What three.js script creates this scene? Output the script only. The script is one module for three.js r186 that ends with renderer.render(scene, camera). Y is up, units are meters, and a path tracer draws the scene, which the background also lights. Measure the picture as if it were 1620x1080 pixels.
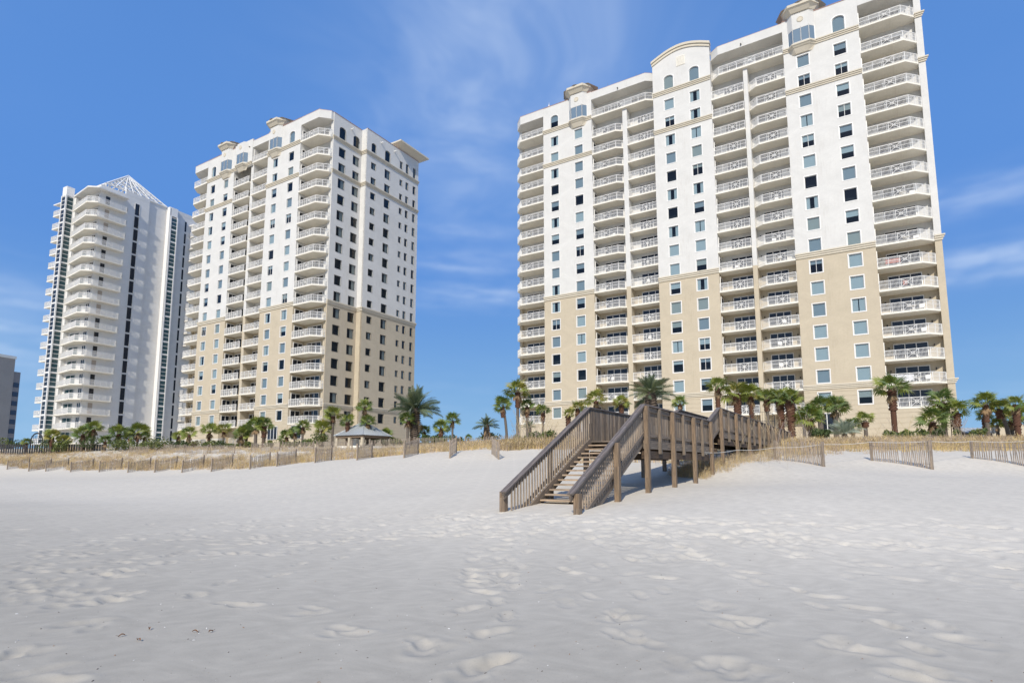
import * as THREE from 'three';
import { mergeGeometries, mergeVertices } from 'three/addons/utils/BufferGeometryUtils.js';
import { ImprovedNoise } from 'three/addons/math/ImprovedNoise.js';

// ---------------------------------------------------------------- camera, sky, sun, exposure
const EYE = 1.62, FPX = 921.223, PITCH = 6.93303 * Math.PI / 180, PPX = 810, PPY = 623;
const scene = new THREE.Scene();
const camera = new THREE.PerspectiveCamera(2 * Math.atan(623 / FPX) * 180 / Math.PI, 1.5, 0.1, 9000);
camera.position.set(0, EYE, 0);
camera.rotation.set(PITCH, 0, 0);
camera.setViewOffset(1869, 1246, 124.5, 0, 1620, 1080);
const renderer = new THREE.WebGLRenderer({ antialias: true });
renderer.toneMapping = THREE.LinearToneMapping;
renderer.toneMappingExposure = 1.07;
renderer.shadowMap.enabled = true;

const noise = new ImprovedNoise();
function rng(seed) { let a = seed >>> 0; return () => { a = (a + 0x6D2B79F5) | 0; let t = Math.imul(a ^ (a >>> 15), 1 | a); t = (t + Math.imul(t ^ (t >>> 7), 61 | t)) ^ t; return ((t ^ (t >>> 14)) >>> 0) / 4294967296; }; }
const fbm = (x, y, z, o = 5) => { let s = 0, a = 0.5; for (let i = 0; i < o; i++) { s += a * noise.noise(x, y, z); x *= 2.03; y *= 2.03; z *= 2.03; a *= 0.5; } return s; };
const sm = (a, b, x) => { const t = Math.min(1, Math.max(0, (x - a) / (b - a))); return t * t * (3 - 2 * t); };
const lerp = (a, b, t) => a + (b - a) * t;

const SUN_EL = 37 * Math.PI / 180, SUN_AZ = [-0.262, 0.965];
const sunDir = new THREE.Vector3(SUN_AZ[0] * Math.cos(SUN_EL), Math.sin(SUN_EL), SUN_AZ[1] * Math.cos(SUN_EL)).normalize();
{
  const W = 2048, Hh = 1024, data = new Float32Array(W * Hh * 4);
  const zen = [0.080, 0.210, 0.545], mid = [0.105, 0.270, 0.665], hor = [0.245, 0.465, 0.715], gnd = [0.33, 0.34, 0.36];
  for (let j = 0; j < Hh; j++) {
    const el = ((j + 0.5) / Hh - 0.5) * Math.PI, sy = Math.sin(el), cy = Math.cos(el);
    for (let i = 0; i < W; i++) {
      const th = ((i + 0.5) / W - 0.5) * 2 * Math.PI, dx = Math.cos(th) * cy, dz = Math.sin(th) * cy;
      const o = (j * W + i) * 4; let c;
      if (sy < 0) { const t = sm(0, -0.06, sy); c = hor.map((h, k) => lerp(h, gnd[k], t)); }
      else {
        const t1 = sm(0.0, 0.42, Math.pow(sy, 0.85)), t2 = sm(0.34, 0.95, sy);
        c = hor.map((h, k) => lerp(lerp(h, mid[k], t1), zen[k], t2));
        const cs = dx * sunDir.x + sy * sunDir.y + dz * sunDir.z;
        const glow = 0.35 * Math.pow(Math.max(0, cs), 6) + 0.6 * Math.pow(Math.max(0, cs), 40);
        c = c.map((v, k) => v + glow * [1, 0.95, 0.85][k]);
        if (sy > 0.02) {
          // thin cirrus: a sheet about 9 km up, and long low streaks
          const px = dx / (sy + 0.06), pz = dz / (sy + 0.06);
          const big = 0.5 + 1.25 * fbm(px * 0.55 + 3.2, pz * 0.55 + 1.1, 4.4, 3);
          const wx = 1.6 * fbm(px * 1.1, pz * 1.1, 7.7, 3), wz = 1.6 * fbm(px * 1.1 + 9, pz * 1.1, 3.7, 3);
          const wisp = 0.5 + 1.0 * fbm(px * 3.4 + wx, pz * 2.4 - px * 1.1 + wz, 1.5, 6), rip = 0.5 + 0.9 * fbm(px * 11 + 3 * wx, pz * 8 + 3 * wz, 6.5, 4);
          const az = Math.atan2(dx, -dz) * 180 / Math.PI, e = el * 180 / Math.PI;
          const blob = (a0, e0, sa, se, k) => k * Math.exp(-(((az - a0) / sa) ** 2) - ((e - e0) / se) ** 2);
          const m = Math.min(1, 0.5 * sm(0.5, 0.95, big) * sm(36, 70, Math.abs(az) + Math.max(0, e - 30)) + blob(0, 36.5, 15, 7.5, 0.95) + blob(5, 42, 11, 6, 0.6) + blob(-3, 27, 8, 5, 0.5) + blob(-10, 33, 6, 5, 0.4) + blob(2, 22, 9, 4, 0.22));
          let dens = m * (0.42 + 0.58 * sm(0.2, 0.85, wisp)) * (0.5 + 0.5 * sm(0.15, 0.85, rip)) * 0.40;
          const streak = 0.5 + 1.2 * fbm(az * 0.07 + 5, e * 0.8 + az * 0.03, 2.3, 5), st2 = 0.6 + 0.9 * fbm(az * 0.35, e * 1.3, 9.1, 5);
          const low = blob(-4.2, 16.4, 5.5, 1.1, 1.6) + blob(-4.2, 19.6, 5.5, 0.9, 1.1) + blob(-5, 22.6, 6, 1.0, 0.5) + blob(40, 15.2, 8, 1.3, 1.6) + blob(41, 20.2, 8, 1.2, 0.7) + blob(-43, 10.5, 7, 3.2, 1.1) + blob(75, 20, 20, 3, 1) + blob(-95, 18, 25, 3, 1) + blob(150, 19, 30, 3, 1) + 0.3 * sm(12, 2, e);
          dens += Math.min(1.1, low) * (0.35 + 0.65 * sm(0.2, 0.75, streak)) * (0.4 + 0.6 * sm(0.2, 0.8, st2)) * 0.42;
          dens = Math.min(0.7, dens);
          c = c.map((v, k) => lerp(v, [0.64, 0.74, 0.88][k] * 1.0 + v * 0.12, dens));
        }
      }
      data[o] = c[0]; data[o + 1] = c[1]; data[o + 2] = c[2]; data[o + 3] = 1;
    }
  }
  const tex = new THREE.DataTexture(data, W, Hh, THREE.RGBAFormat, THREE.FloatType);
  tex.mapping = THREE.EquirectangularReflectionMapping; tex.magFilter = THREE.LinearFilter; tex.minFilter = THREE.LinearFilter; tex.needsUpdate = true;
  scene.background = tex; scene.environment = tex;
}
const sun = new THREE.DirectionalLight(new THREE.Color().setRGB(1.0, 0.94, 0.835), 3.75);
sun.position.copy(sunDir).multiplyScalar(300).add(new THREE.Vector3(-10, 0, -70));
sun.target.position.set(-10, 0, -70);
sun.castShadow = true; sun.shadow.mapSize.set(4096, 4096);
Object.assign(sun.shadow.camera, { left: -150, right: 150, top: 120, bottom: -120, near: 10, far: 700 });
scene.add(sun, sun.target);

// ---------------------------------------------------------------- helpers
const V3 = (x, y, z) => new THREE.Vector3(x, y, z);
const cP = Math.cos(PITCH), sP = Math.sin(PITCH);
// a place that a surveyor's sight line (photo pixel) meets at distance D in front of the viewpoint
function at(u, v, D) { const a = (u - PPX) / FPX, b = (PPY - v) / FPX, d = [a, b * cP + sP, cP - b * sP], k = D / d[2]; return V3(d[0] * k, d[1] * k + EYE, -D); }
const used = {};
function numbered(n) { const k = used[n] = (used[n] ?? -1) + 1; return k ? `${n}_${String(k).padStart(3, '0')}` : n; }
function tag(o, label, category, group, kind) { o.userData = {}; if (label) o.userData.label = label; if (category) o.userData.category = category; if (group) o.userData.group = group; if (kind) o.userData.kind = kind; return o; }
function thing(name, label, category, pos, turn = 0, group) { const g = new THREE.Group(); g.name = numbered(name); g.position.copy(pos); g.rotation.y = turn; scene.add(g); return tag(g, label, category, group); }
function merge(list) { const gs = list.flat(9).map((g) => { const q = g.index ? g.toNonIndexed() : g; for (const k of Object.keys(q.attributes)) if (!['position', 'normal', 'uv'].includes(k)) q.deleteAttribute(k); return q; }); return gs.length === 1 ? gs[0] : mergeGeometries(gs); }
function part(name, geos, mat, parent, x = 0, y = 0, z = 0) { const m = new THREE.Mesh(Array.isArray(geos) ? merge(geos) : geos, mat); m.name = name; m.castShadow = m.receiveShadow = true; m.position.set(x, y, z); parent.add(m); return m; }
// box of w x h x d with uv in metres, the v direction along its longest side
function box(w, h, d, x = 0, y = 0, z = 0, off = 0) {
  const g = new THREE.BoxGeometry(w, h, d), p = g.attributes.position, n = g.attributes.normal, uv = g.attributes.uv, L = w >= h && w >= d ? 0 : h >= d ? 1 : 2;
  for (let i = 0; i < p.count; i++) {
    const q = [p.getX(i), p.getY(i), p.getZ(i)], nn = [Math.abs(n.getX(i)), Math.abs(n.getY(i)), Math.abs(n.getZ(i))], k = nn.indexOf(Math.max(...nn)), ax = [0, 1, 2].filter((e) => e !== k);
    const va = ax.includes(L) ? L : ax[1], ua = ax[0] === va ? ax[1] : ax[0];
    uv.setXY(i, q[ua] + off * 1.37 + k * 0.31, q[va] + off * 2.11);
  }
  return g.translate(x, y, z);
}
function bar(p, q, w, h, off = 0) { // a box from p to q, h measured upwards
  const v = q.clone().sub(p), L = v.length(), g = box(L, h, w, 0, 0, 0, off), yaw = Math.atan2(-v.z, v.x), pit = Math.asin(v.y / L);
  g.rotateZ(pit); g.rotateY(yaw); return g.translate((p.x + q.x) / 2, (p.y + q.y) / 2, (p.z + q.z) / 2);
}
function rod(p, q, r, r2 = r, seg = 6) { const v = q.clone().sub(p), L = v.length(), g = new THREE.CylinderGeometry(r2, r, L, seg, 1, true); g.applyQuaternion(new THREE.Quaternion().setFromUnitVectors(V3(0, 1, 0), v.normalize())); return g.translate((p.x + q.x) / 2, (p.y + q.y) / 2, (p.z + q.z) / 2); }
function prism(pts, y0, y1) { // footprint in (x, z), standing from y0 to y1
  const s = new THREE.Shape(pts.map(([a, b]) => new THREE.Vector2(a, -b))), g = new THREE.ExtrudeGeometry(s, { depth: y1 - y0, bevelEnabled: false });
  return g.rotateX(-Math.PI / 2).translate(0, y0, 0);
}
function panel(x0, x1, y0, y1, holes, depth = 0.3, top) { // wall in the x-y plane with openings, front face at z = 0
  const s = new THREE.Shape(); s.moveTo(x0, y0); s.lineTo(x1, y0); s.lineTo(x1, y1); if (top) top(s); s.lineTo(x0, y1); s.closePath();
  for (const h of holes) s.holes.push(opening(h));
  return new THREE.ExtrudeGeometry(s, { depth, bevelEnabled: false, curveSegments: 10 }).translate(0, 0, -depth);
}
function opening({ x, y, w, h, arch }, grow = 0) {
  const p = new THREE.Path(), a = x - w / 2 - grow, b = x + w / 2 + grow, c = y - h / 2 - grow, d = y + h / 2 + grow;
  if (!arch) { p.moveTo(a, c); p.lineTo(a, d); p.lineTo(b, d); p.lineTo(b, c); p.closePath(); return p; }
  const r = (w / 2 + grow), rise = w * 0.36, dy = d - rise; p.moveTo(a, c); p.lineTo(a, dy);
  for (let i = 1; i <= 10; i++) { const t = Math.PI * (1 - i / 10); p.lineTo(x + Math.cos(t) * r, dy + Math.sin(t) * rise); }
  p.lineTo(b, c); p.closePath(); return p;
}
// ---------------------------------------------------------------- procedural textures and materials
function texture(w, h, fn, srgb = true) {
  const d = new Uint8Array(w * h * 4);
  for (let j = 0; j < h; j++) for (let i = 0; i < w; i++) { const c = fn(i / w, j / h), o = (j * w + i) * 4; for (let k = 0; k < 3; k++) d[o + k] = Math.max(0, Math.min(255, Math.round(c[k] * 255))); d[o + 3] = 255; }
  const t = new THREE.DataTexture(d, w, h, THREE.RGBAFormat); t.wrapS = t.wrapT = THREE.RepeatWrapping; t.magFilter = THREE.LinearFilter; t.minFilter = THREE.LinearMipmapLinearFilter; t.generateMipmaps = true; t.colorSpace = srgb ? THREE.SRGBColorSpace : THREE.NoColorSpace; t.needsUpdate = true; return t;
}
function tileable(x, y, s, z, o = 4) { // seamless noise on the unit square
  const a = x * 2 * Math.PI, b = y * 2 * Math.PI, R = s / (2 * Math.PI);
  return fbm(Math.cos(a) * R + Math.cos(b) * R * 1.7 + 5, Math.sin(a) * R + z, Math.sin(b) * R + Math.cos(b) * R * 0.6 + 9, o);
}
const rt = rng(11);
const grain = Float32Array.from({ length: 256 * 256 }, () => rt());
const sandBump = texture(512, 512, (x, y) => { const g = grain[((y * 512 | 0) % 256) * 256 + ((x * 512 | 0) % 256)]; const v = 0.5 + 0.55 * tileable(x, y, 9, 1.3, 4) + 0.10 * (g - 0.5); return [v, v, v]; }, false);
const sandMap = texture(512, 512, (x, y) => { const g = grain[((y * 512 | 0) % 256) * 256 + ((x * 512 + 77 | 0) % 256)]; const v = 0.93 + 0.08 * tileable(x, y, 7, 4.2, 4) + 0.05 * (g - 0.5) - (g > 0.994 ? 0.22 : 0); return [v, v * 0.995, v * 0.985]; });
const stuccoMap = texture(512, 512, (x, y) => { const st = Math.max(0, tileable(x, y * 0.12, 46, 3.3, 3)) * sm(-0.1, 0.4, tileable(x, y, 3, 1.2, 2)), v = 0.96 + 0.05 * tileable(x, y, 5, 2.2, 5) + 0.03 * tileable(x, y, 40, 8, 2) - 0.10 * st; return [v, v * (1 - 0.02 * st), v * (1 - 0.05 * st)]; });
const stuccoBump = texture(256, 256, (x, y) => { const v = 0.5 + 0.5 * tileable(x, y, 38, 3, 3); return [v, v, v]; }, false);
const woodTone = (x, y, z) => 0.5 + 0.55 * fbm(x * 26, y * 1.6, z, 4) + 0.35 * fbm(x * 70, y * 4, z + 5, 3);
const woodMap = texture(256, 512, (x, y) => { const v = woodTone(x, y, 2.5), k = 0.5 + 0.9 * fbm(x * 5, y * 1.1, 8.5, 3), d = 0.55 + 0.75 * v; return [d * lerp(0.80, 0.88, k), d * lerp(0.775, 0.79, k), d * lerp(0.755, 0.69, k)]; });
const woodBump = texture(256, 512, (x, y) => { const v = woodTone(x, y, 2.5); return [v, v, v]; }, false);
const barkMap = texture(256, 256, (x, y) => { const v = 0.62 + 0.5 * tileable(x, y, 14, 6, 4); return [v, v * 0.96, v * 0.92]; });
function rep(t, a, b) { const c = t.clone(); c.repeat.set(a, b); c.needsUpdate = true; return c; }
const C = (r, g, b) => new THREE.Color().setRGB(r, g, b);
const std = (c, r = 0.9, o = {}) => new THREE.MeshStandardMaterial({ color: C(...c), roughness: r, metalness: 0, ...o });
const stucco = (c) => std(c, 0.92, { map: rep(stuccoMap, 0.11, 0.11), bumpMap: rep(stuccoBump, 0.6, 0.6), bumpScale: 0.004 });
const wood = (c, r = 0.85) => std(c, r, { map: woodMap, bumpMap: woodBump, bumpScale: 0.004 });
const leaf = (c) => new THREE.MeshPhysicalMaterial({ color: C(...c), roughness: 0.62, transmission: 0.38, thickness: 0, side: THREE.DoubleSide });
const M = {
  white: stucco([0.70, 0.68, 0.635]), beige: stucco([0.56, 0.478, 0.35]), trim: stucco([0.67, 0.60, 0.475]), greyWhite: stucco([0.79, 0.77, 0.73]), soffit: stucco([0.87, 0.82, 0.71]),
  paint: std([0.78, 0.76, 0.72], 0.55), frame: std([0.76, 0.74, 0.70], 0.5), coping: std([0.42, 0.25, 0.20], 0.8), capRoof: std([0.42, 0.36, 0.29], 0.8),
  pane: new THREE.MeshPhysicalMaterial({ color: C(0.60, 0.71, 0.77), roughness: 0.04, metalness: 0, transmission: 1, thickness: 0, ior: 1.5 }),
  dark: new THREE.MeshPhysicalMaterial({ color: C(0.016, 0.019, 0.026), roughness: 0.06, metalness: 0, ior: 1.52 }),
  teal: new THREE.MeshPhysicalMaterial({ color: C(0.035, 0.075, 0.085), roughness: 0.06, metalness: 0, ior: 1.6 }),
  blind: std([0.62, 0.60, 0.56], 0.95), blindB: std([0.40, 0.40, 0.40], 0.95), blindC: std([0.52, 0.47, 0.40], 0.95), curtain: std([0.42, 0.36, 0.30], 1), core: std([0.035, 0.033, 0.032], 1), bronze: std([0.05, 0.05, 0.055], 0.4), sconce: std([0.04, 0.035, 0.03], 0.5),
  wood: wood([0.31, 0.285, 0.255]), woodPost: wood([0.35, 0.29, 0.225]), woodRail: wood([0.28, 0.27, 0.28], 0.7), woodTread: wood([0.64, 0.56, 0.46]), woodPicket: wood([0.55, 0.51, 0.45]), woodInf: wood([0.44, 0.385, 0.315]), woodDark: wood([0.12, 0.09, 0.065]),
  fence: wood([0.60, 0.57, 0.53]), fencePost: wood([0.48, 0.45, 0.41]), wire: std([0.20, 0.19, 0.18], 0.5, { metalness: 0.6 }), rope: std([0.66, 0.63, 0.57], 0.9),
  metalRoof: std([0.46, 0.48, 0.48], 0.45, { metalness: 0.2 }), iron: std([0.02, 0.02, 0.022], 0.5), blackFence: std([0.03, 0.028, 0.027], 0.8),
  trunk: std([0.30, 0.245, 0.20], 0.95, { map: rep(barkMap, 2, 3) }), boots: std([0.27, 0.135, 0.085], 0.95, { map: rep(barkMap, 2, 3) }), trunkGrey: std([0.36, 0.325, 0.29], 0.95, { map: rep(barkMap, 2, 3) }),
  leafA: leaf([0.26, 0.30, 0.045]), leafB: leaf([0.145, 0.215, 0.042]), leafC: leaf([0.38, 0.34, 0.07]), dead: std([0.30, 0.20, 0.11], 0.95, { side: THREE.DoubleSide }),
  date: leaf([0.165, 0.215, 0.11]), dateB: leaf([0.23, 0.255, 0.115]), dateD: leaf([0.065, 0.105, 0.05]),
  silver: leaf([0.34, 0.39, 0.29]), shrub: std([0.060, 0.090, 0.024], 0.7, { side: THREE.DoubleSide }), shrubB: std([0.15, 0.165, 0.035], 0.7, { side: THREE.DoubleSide }), stem: std([0.16, 0.12, 0.08], 0.95),
  tower: stucco([0.36, 0.325, 0.285]), towerDark: stucco([0.25, 0.235, 0.23]), bluePane: new THREE.MeshPhysicalMaterial({ color: C(0.03, 0.045, 0.08), roughness: 0.1 }), red: std([0.50, 0.17, 0.13], 0.9), cloth: std([0.8, 0.8, 0.82], 0.9),
};
// ---------------------------------------------------------------- terrain: white beach rising to a dune
const TH = 31.6 * Math.PI / 180, AL = [Math.cos(TH), Math.sin(TH)], IN = [Math.sin(TH), -Math.cos(TH)]; // along the shore, and inland
const survey = [ // sight lines and distances of points on the sand
  [100, 1080, 4.27], [810, 1080, 4.27], [1520, 1080, 4.27], [100, 960, 6.5], [810, 960, 6.5], [1520, 960, 6.5], [300, 880, 9.9], [810, 880, 9.7], [1400, 880, 9.5],
  [810, 842, 12.2], [853, 809, 14.1], [800, 806, 14.5], [906, 809, 13.4], [560, 830, 14.5], [250, 815, 17.5], [0, 800, 21], [960, 797, 15.4], [1017, 780, 17.5], [1061, 771, 20.2], [1095, 763, 22.3], [1123, 755, 24.0], [1140, 733, 25.6], [1165, 728, 28],
  [1160, 815, 12.5], [1450, 820, 12.2], [1620, 820, 12.0], [1160, 770, 17.8], [1300, 775, 17.2], [1600, 775, 16.8], [1250, 752, 23.5], [1390, 752, 23], [1560, 756, 21.5],
  [1225, 727, 29], [1302, 741, 27.4], [1345, 727, 30], [1379, 723, 29.5], [1473, 743, 27], [1510, 722, 30], [1538, 720, 29], [1625, 744, 26.5], [1700, 735, 27],
  [1230, 712, 36], [1340, 708, 38], [1450, 709, 37], [1560, 708, 36], [1680, 708, 35], [1200, 700, 48], [1400, 697, 50], [1600, 698, 48],
  [1000, 752, 23], [1050, 738, 27], [930, 742, 26], [880, 770, 19.5], [800, 752, 26], [1010, 722, 34], [1080, 728, 32], [940, 715, 37],
  [797, 727, 39.3], [740, 711, 46], [712, 724, 41.7], [645, 724, 43.8], [600, 724, 47], [565, 726, 49], [500, 731, 50], [440, 737, 52], [398, 742, 54], [338, 746, 57], [292, 747, 60], [207, 747, 66], [117, 747, 72], [51, 747, 77], [17, 747, 80], [-120, 746, 92],
  [650, 745, 36], [500, 752, 36], [350, 757, 37], [200, 761, 38], [50, 762, 44], [-100, 758, 52], [700, 770, 25], [450, 785, 25], [200, 790, 27],
  [850, 706, 48], [800, 706, 50], [740, 712, 56], [650, 712, 58], [500, 716, 66], [400, 722, 66], [300, 729, 72], [150, 731, 82], [0, 731, 92],
  [400, 710, 84], [300, 711, 90], [150, 711, 100], [0, 711, 108], [550, 708, 76], [700, 704, 72], [800, 700, 66], [1000, 698, 60],
];
const ctrl = survey.map(([u, v, D]) => { const p = at(u, v, D); return [p.x, p.z, p.y]; });
{ // the plateau of the buildings, the beach behind the viewpoint
  const add = (a, t, y) => ctrl.push([a * AL[0] + t * IN[0], a * AL[1] + t * IN[1], y + EYE]);
  for (const a of [-190, -150, -110, -70, -30, 10, 50, 90]) for (const t of [95, 140]) add(a, t, 2.8);
  for (const a of [-20, 0, 20, 40, 60]) add(a, 70, 2.8);
  for (const a of [-60, -30, 0, 25, 50]) { add(a, -12, -1.75); add(a, -40, -2.6); }
  for (const a of [40, 60]) { add(a, 6, -1.5); add(a, 18, -0.9); add(a, 33, 0.1); add(a, 45, 1.4); }
  for (const a of [-130, -90, -60]) add(a, 8, -1.6);
}
const NC = ctrl.length, KC = 3.0, phi = (r2) => Math.sqrt(r2 + KC * KC);
const weights = (() => { // multiquadric surface through the surveyed points
  const n = NC + 1, A = Array.from({ length: n }, () => new Float64Array(n + 1));
  for (let i = 0; i < NC; i++) { for (let j = 0; j < NC; j++) A[i][j] = phi((ctrl[i][0] - ctrl[j][0]) ** 2 + (ctrl[i][1] - ctrl[j][1]) ** 2); A[i][i] -= 0.25; A[i][NC] = A[NC][i] = 1; A[i][n] = ctrl[i][2]; }
  for (let c = 0; c < n; c++) {
    let p = c; for (let r = c + 1; r < n; r++) if (Math.abs(A[r][c]) > Math.abs(A[p][c])) p = r;
    [A[c], A[p]] = [A[p], A[c]];
    for (let r = c + 1; r < n; r++) { const k = A[r][c] / A[c][c]; if (k) for (let q = c; q <= n; q++) A[r][q] -= k * A[c][q]; }
  }
  const x = new Float64Array(n); for (let c = n - 1; c >= 0; c--) { let s = A[c][n]; for (let q = c + 1; q < n; q++) s -= A[c][q] * x[q]; x[c] = s / A[c][c]; }
  return x;
})();
function land(x, z) {
  let h = weights[NC]; for (let i = 0; i < NC; i++) { const dx = x - ctrl[i][0], dz = z - ctrl[i][1]; h += weights[i] * Math.sqrt(dx * dx + dz * dz + KC * KC); }
  const t = x * IN[0] + z * IN[1], r = Math.hypot(x, z + 40), far = t > 60 ? EYE + 2.8 : t > 20 ? lerp(-0.2, EYE + 2.8, (t - 20) / 40) : lerp(-0.2, -1.4, Math.min(1, (20 - t) / 60));
  return lerp(h, far, sm(115, 165, r));
}
// footprints pressed into the dry sand
const prints = []; const cells = new Map();
function addPrint(x, z, ang, a = 0.17, b = 0.085, dep = 0.03) {
  const p = { x, z, c: Math.cos(ang), s: Math.sin(ang), a, b, dep }; prints.push(p);
  const R = 0.6; for (let i = Math.floor((x - R) / 0.8); i <= Math.floor((x + R) / 0.8); i++) for (let j = Math.floor((z - R) / 0.8); j <= Math.floor((z + R) / 0.8); j++) { const k = i * 100003 + j; if (!cells.has(k)) cells.set(k, []); cells.get(k).push(p); }
}
function sandAt(u, v) { let D = 8; for (let i = 0; i < 30; i++) { const p = at(u, v, D), h = land(p.x, p.z); const slope = (p.y - EYE) / D; if (slope > -0.004) break; D = lerp(D, (h - EYE) / slope, 0.7); if (D < 2) D = 2; if (D > 60) D = 60; } return at(u, v, D); }
{
  const r = rng(77);
  const step = (u, v, turn, big = 1, deep = 1) => { const p = sandAt(u, v); addPrint(p.x, p.z, turn + (r() - 0.5) * 0.5, 0.165 * big * (0.9 + 0.3 * r()), 0.088 * big * (0.9 + 0.35 * r()), deep * 0.024 * (0.6 + 0.8 * r())); };
  for (const [u, v, b] of [[30, 1035, 1.2], [55, 1062, 1.1], [130, 985, 1.2], [388, 957, 1.1], [490, 970, 1.1], [310, 941, 1], [548, 1003, 1.2], [668, 1026, 1.1], [690, 1030, 1.1], [770, 1050, 1.2], [745, 1066, 1.3], [778, 1002, 1.1], [740, 964, 1], [765, 936, 1], [740, 912, 1], [786, 1046, 1], [200, 940, 1.1], [180, 948, 1], [165, 908, 1], [895, 954, 1.1], [870, 932, 1.1], [1020, 1018, 1.2], [1004, 1010, 1], [985, 980, 1.1], [975, 975, 1], [1012, 942, 1], [1050, 934, 1], [1135, 962, 1.3], [1120, 958, 1.1], [1158, 994, 1.2], [1175, 980, 1], [1185, 988, 1], [1320, 1018, 1.2], [1360, 1030, 1.2], [1345, 1024, 1], [1370, 963, 1.1], [1310, 944, 1.1], [1200, 922, 1], [1185, 905, 1], [1490, 992, 1], [1530, 1018, 1.2], [1515, 1012, 1], [1130, 1052, 1], [1160, 1060, 1.1], [1190, 1068, 1], [1460, 1060, 1], [1455, 1076, 1.1], [1500, 1075, 1], [80, 1078, 1.1], [1050, 914, 1], [1000, 908, 1], [950, 895, 1], [905, 906, 1]]) step(u, v, r() * 6.28, b);
  const quad = (n, q, big = 1) => { for (let i = 0; i < n; i++) { const a = r(), b = r(), u = lerp(lerp(q[0], q[2], a), lerp(q[6], q[4], a), b), v = lerp(lerp(q[1], q[3], a), lerp(q[7], q[5], a), b); step(u, v, r() * 6.28, big * (0.85 + 0.35 * r()), 0.7); } };
  quad(120, [0, 838, 420, 822, 420, 880, 0, 912]); quad(170, [380, 820, 820, 806, 800, 832, 380, 884]); quad(70, [700, 806, 900, 812, 860, 850, 640, 850]); quad(36, [0, 905, 220, 890, 190, 955, 0, 965]);
  quad(45, [760, 840, 860, 840, 800, 940, 720, 940]); quad(60, [860, 820, 1120, 812, 1160, 850, 880, 850]); quad(70, [930, 850, 1240, 835, 1300, 885, 980, 890]); quad(80, [1120, 806, 1620, 822, 1640, 880, 1180, 860]); quad(25, [230, 768, 420, 775, 520, 800, 300, 790]); quad(26, [1240, 870, 1620, 880, 1620, 930, 1300, 915]);
  const trail = (pts, stride = 0.66, k = 1) => { // somebody's walk: left and right feet along a line on the sand
    const P = pts.map(([u, v]) => sandAt(u, v)); let side = 1, left = 0;
    for (let i = 0; i + 1 < P.length; i++) { const d = P[i + 1].clone().sub(P[i]), L = Math.hypot(d.x, d.z), ux = d.x / L, uz = d.z / L; for (let s = left; s < L; s += stride * (0.85 + 0.3 * r())) { const o = side * 0.11 + (r() - 0.5) * 0.16; side = -side; if (r() < 0.12) continue; addPrint(P[i].x + ux * s - uz * o, P[i].z + uz * s + ux * o, Math.atan2(uz, ux) + side * 0.15 + (r() - 0.5) * 0.3, 0.155 * (0.9 + 0.25 * r()) * k, 0.075 * (0.9 + 0.4 * r()) * k, 0.024 * (0.5 + 0.8 * r())); left = s + stride - L; } }
  };
  trail([[870, 818], [820, 880], [790, 960], [765, 1070]]); trail([[890, 818], [905, 900], [960, 960], [1010, 1020], [1060, 1078]], 0.8); trail([[900, 815], [1080, 870], [1250, 935], [1420, 1000], [1560, 1060]], 0.72); trail([[850, 815], [560, 872], [300, 940], [120, 990], [20, 1040]], 0.75); trail([[840, 812], [620, 840], [300, 885], [0, 935]]); trail([[905, 812], [1150, 832], [1400, 862], [1620, 900]]); trail([[380, 950], [480, 968], [680, 1028], [770, 1052]], 0.9);
  for (let i = 0; i < 26; i++) { step(lerp(905, 1580, i / 25), lerp(822, 832, i / 25) + 3 * (i % 2), 0.1); step(lerp(900, 1610, i / 25), lerp(834, 868, i / 25) + 4 * (i % 2), 0.15); }
}
function sand(x, z) {
  let h = land(x, z); const d = Math.hypot(x, z);
  h += 0.03 * fbm(x * 0.16, z * 0.16, 3.1, 3) + 0.002 * fbm(x * 0.9, z * 0.9, 6.6, 2);
  const t = x * IN[0] + z * IN[1]; if (t > 26) h += 0.22 * sm(26, 40, t) * fbm(x * 0.11, z * 0.11, 9.9, 3);
  if (d < 45) {
    const L = cells.get(Math.floor(x / 0.8) * 100003 + Math.floor(z / 0.8));
    if (L) for (const p of L) { const dx = x - p.x, dz = z - p.z, a = (dx * p.c + dz * p.s) / p.a, b = (-dx * p.s + dz * p.c) / p.b, w = 1 - 0.28 * Math.exp(-((a + 0.1) ** 2) * 9), q = a * a + (b / w) * (b / w); if (q < 7) h += -p.dep * Math.exp(-Math.pow(q, 1.6)) + p.dep * 0.25 * Math.exp(-((Math.sqrt(q) - 1.42) ** 2) * 7); }
  }
  return h;
}
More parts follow.
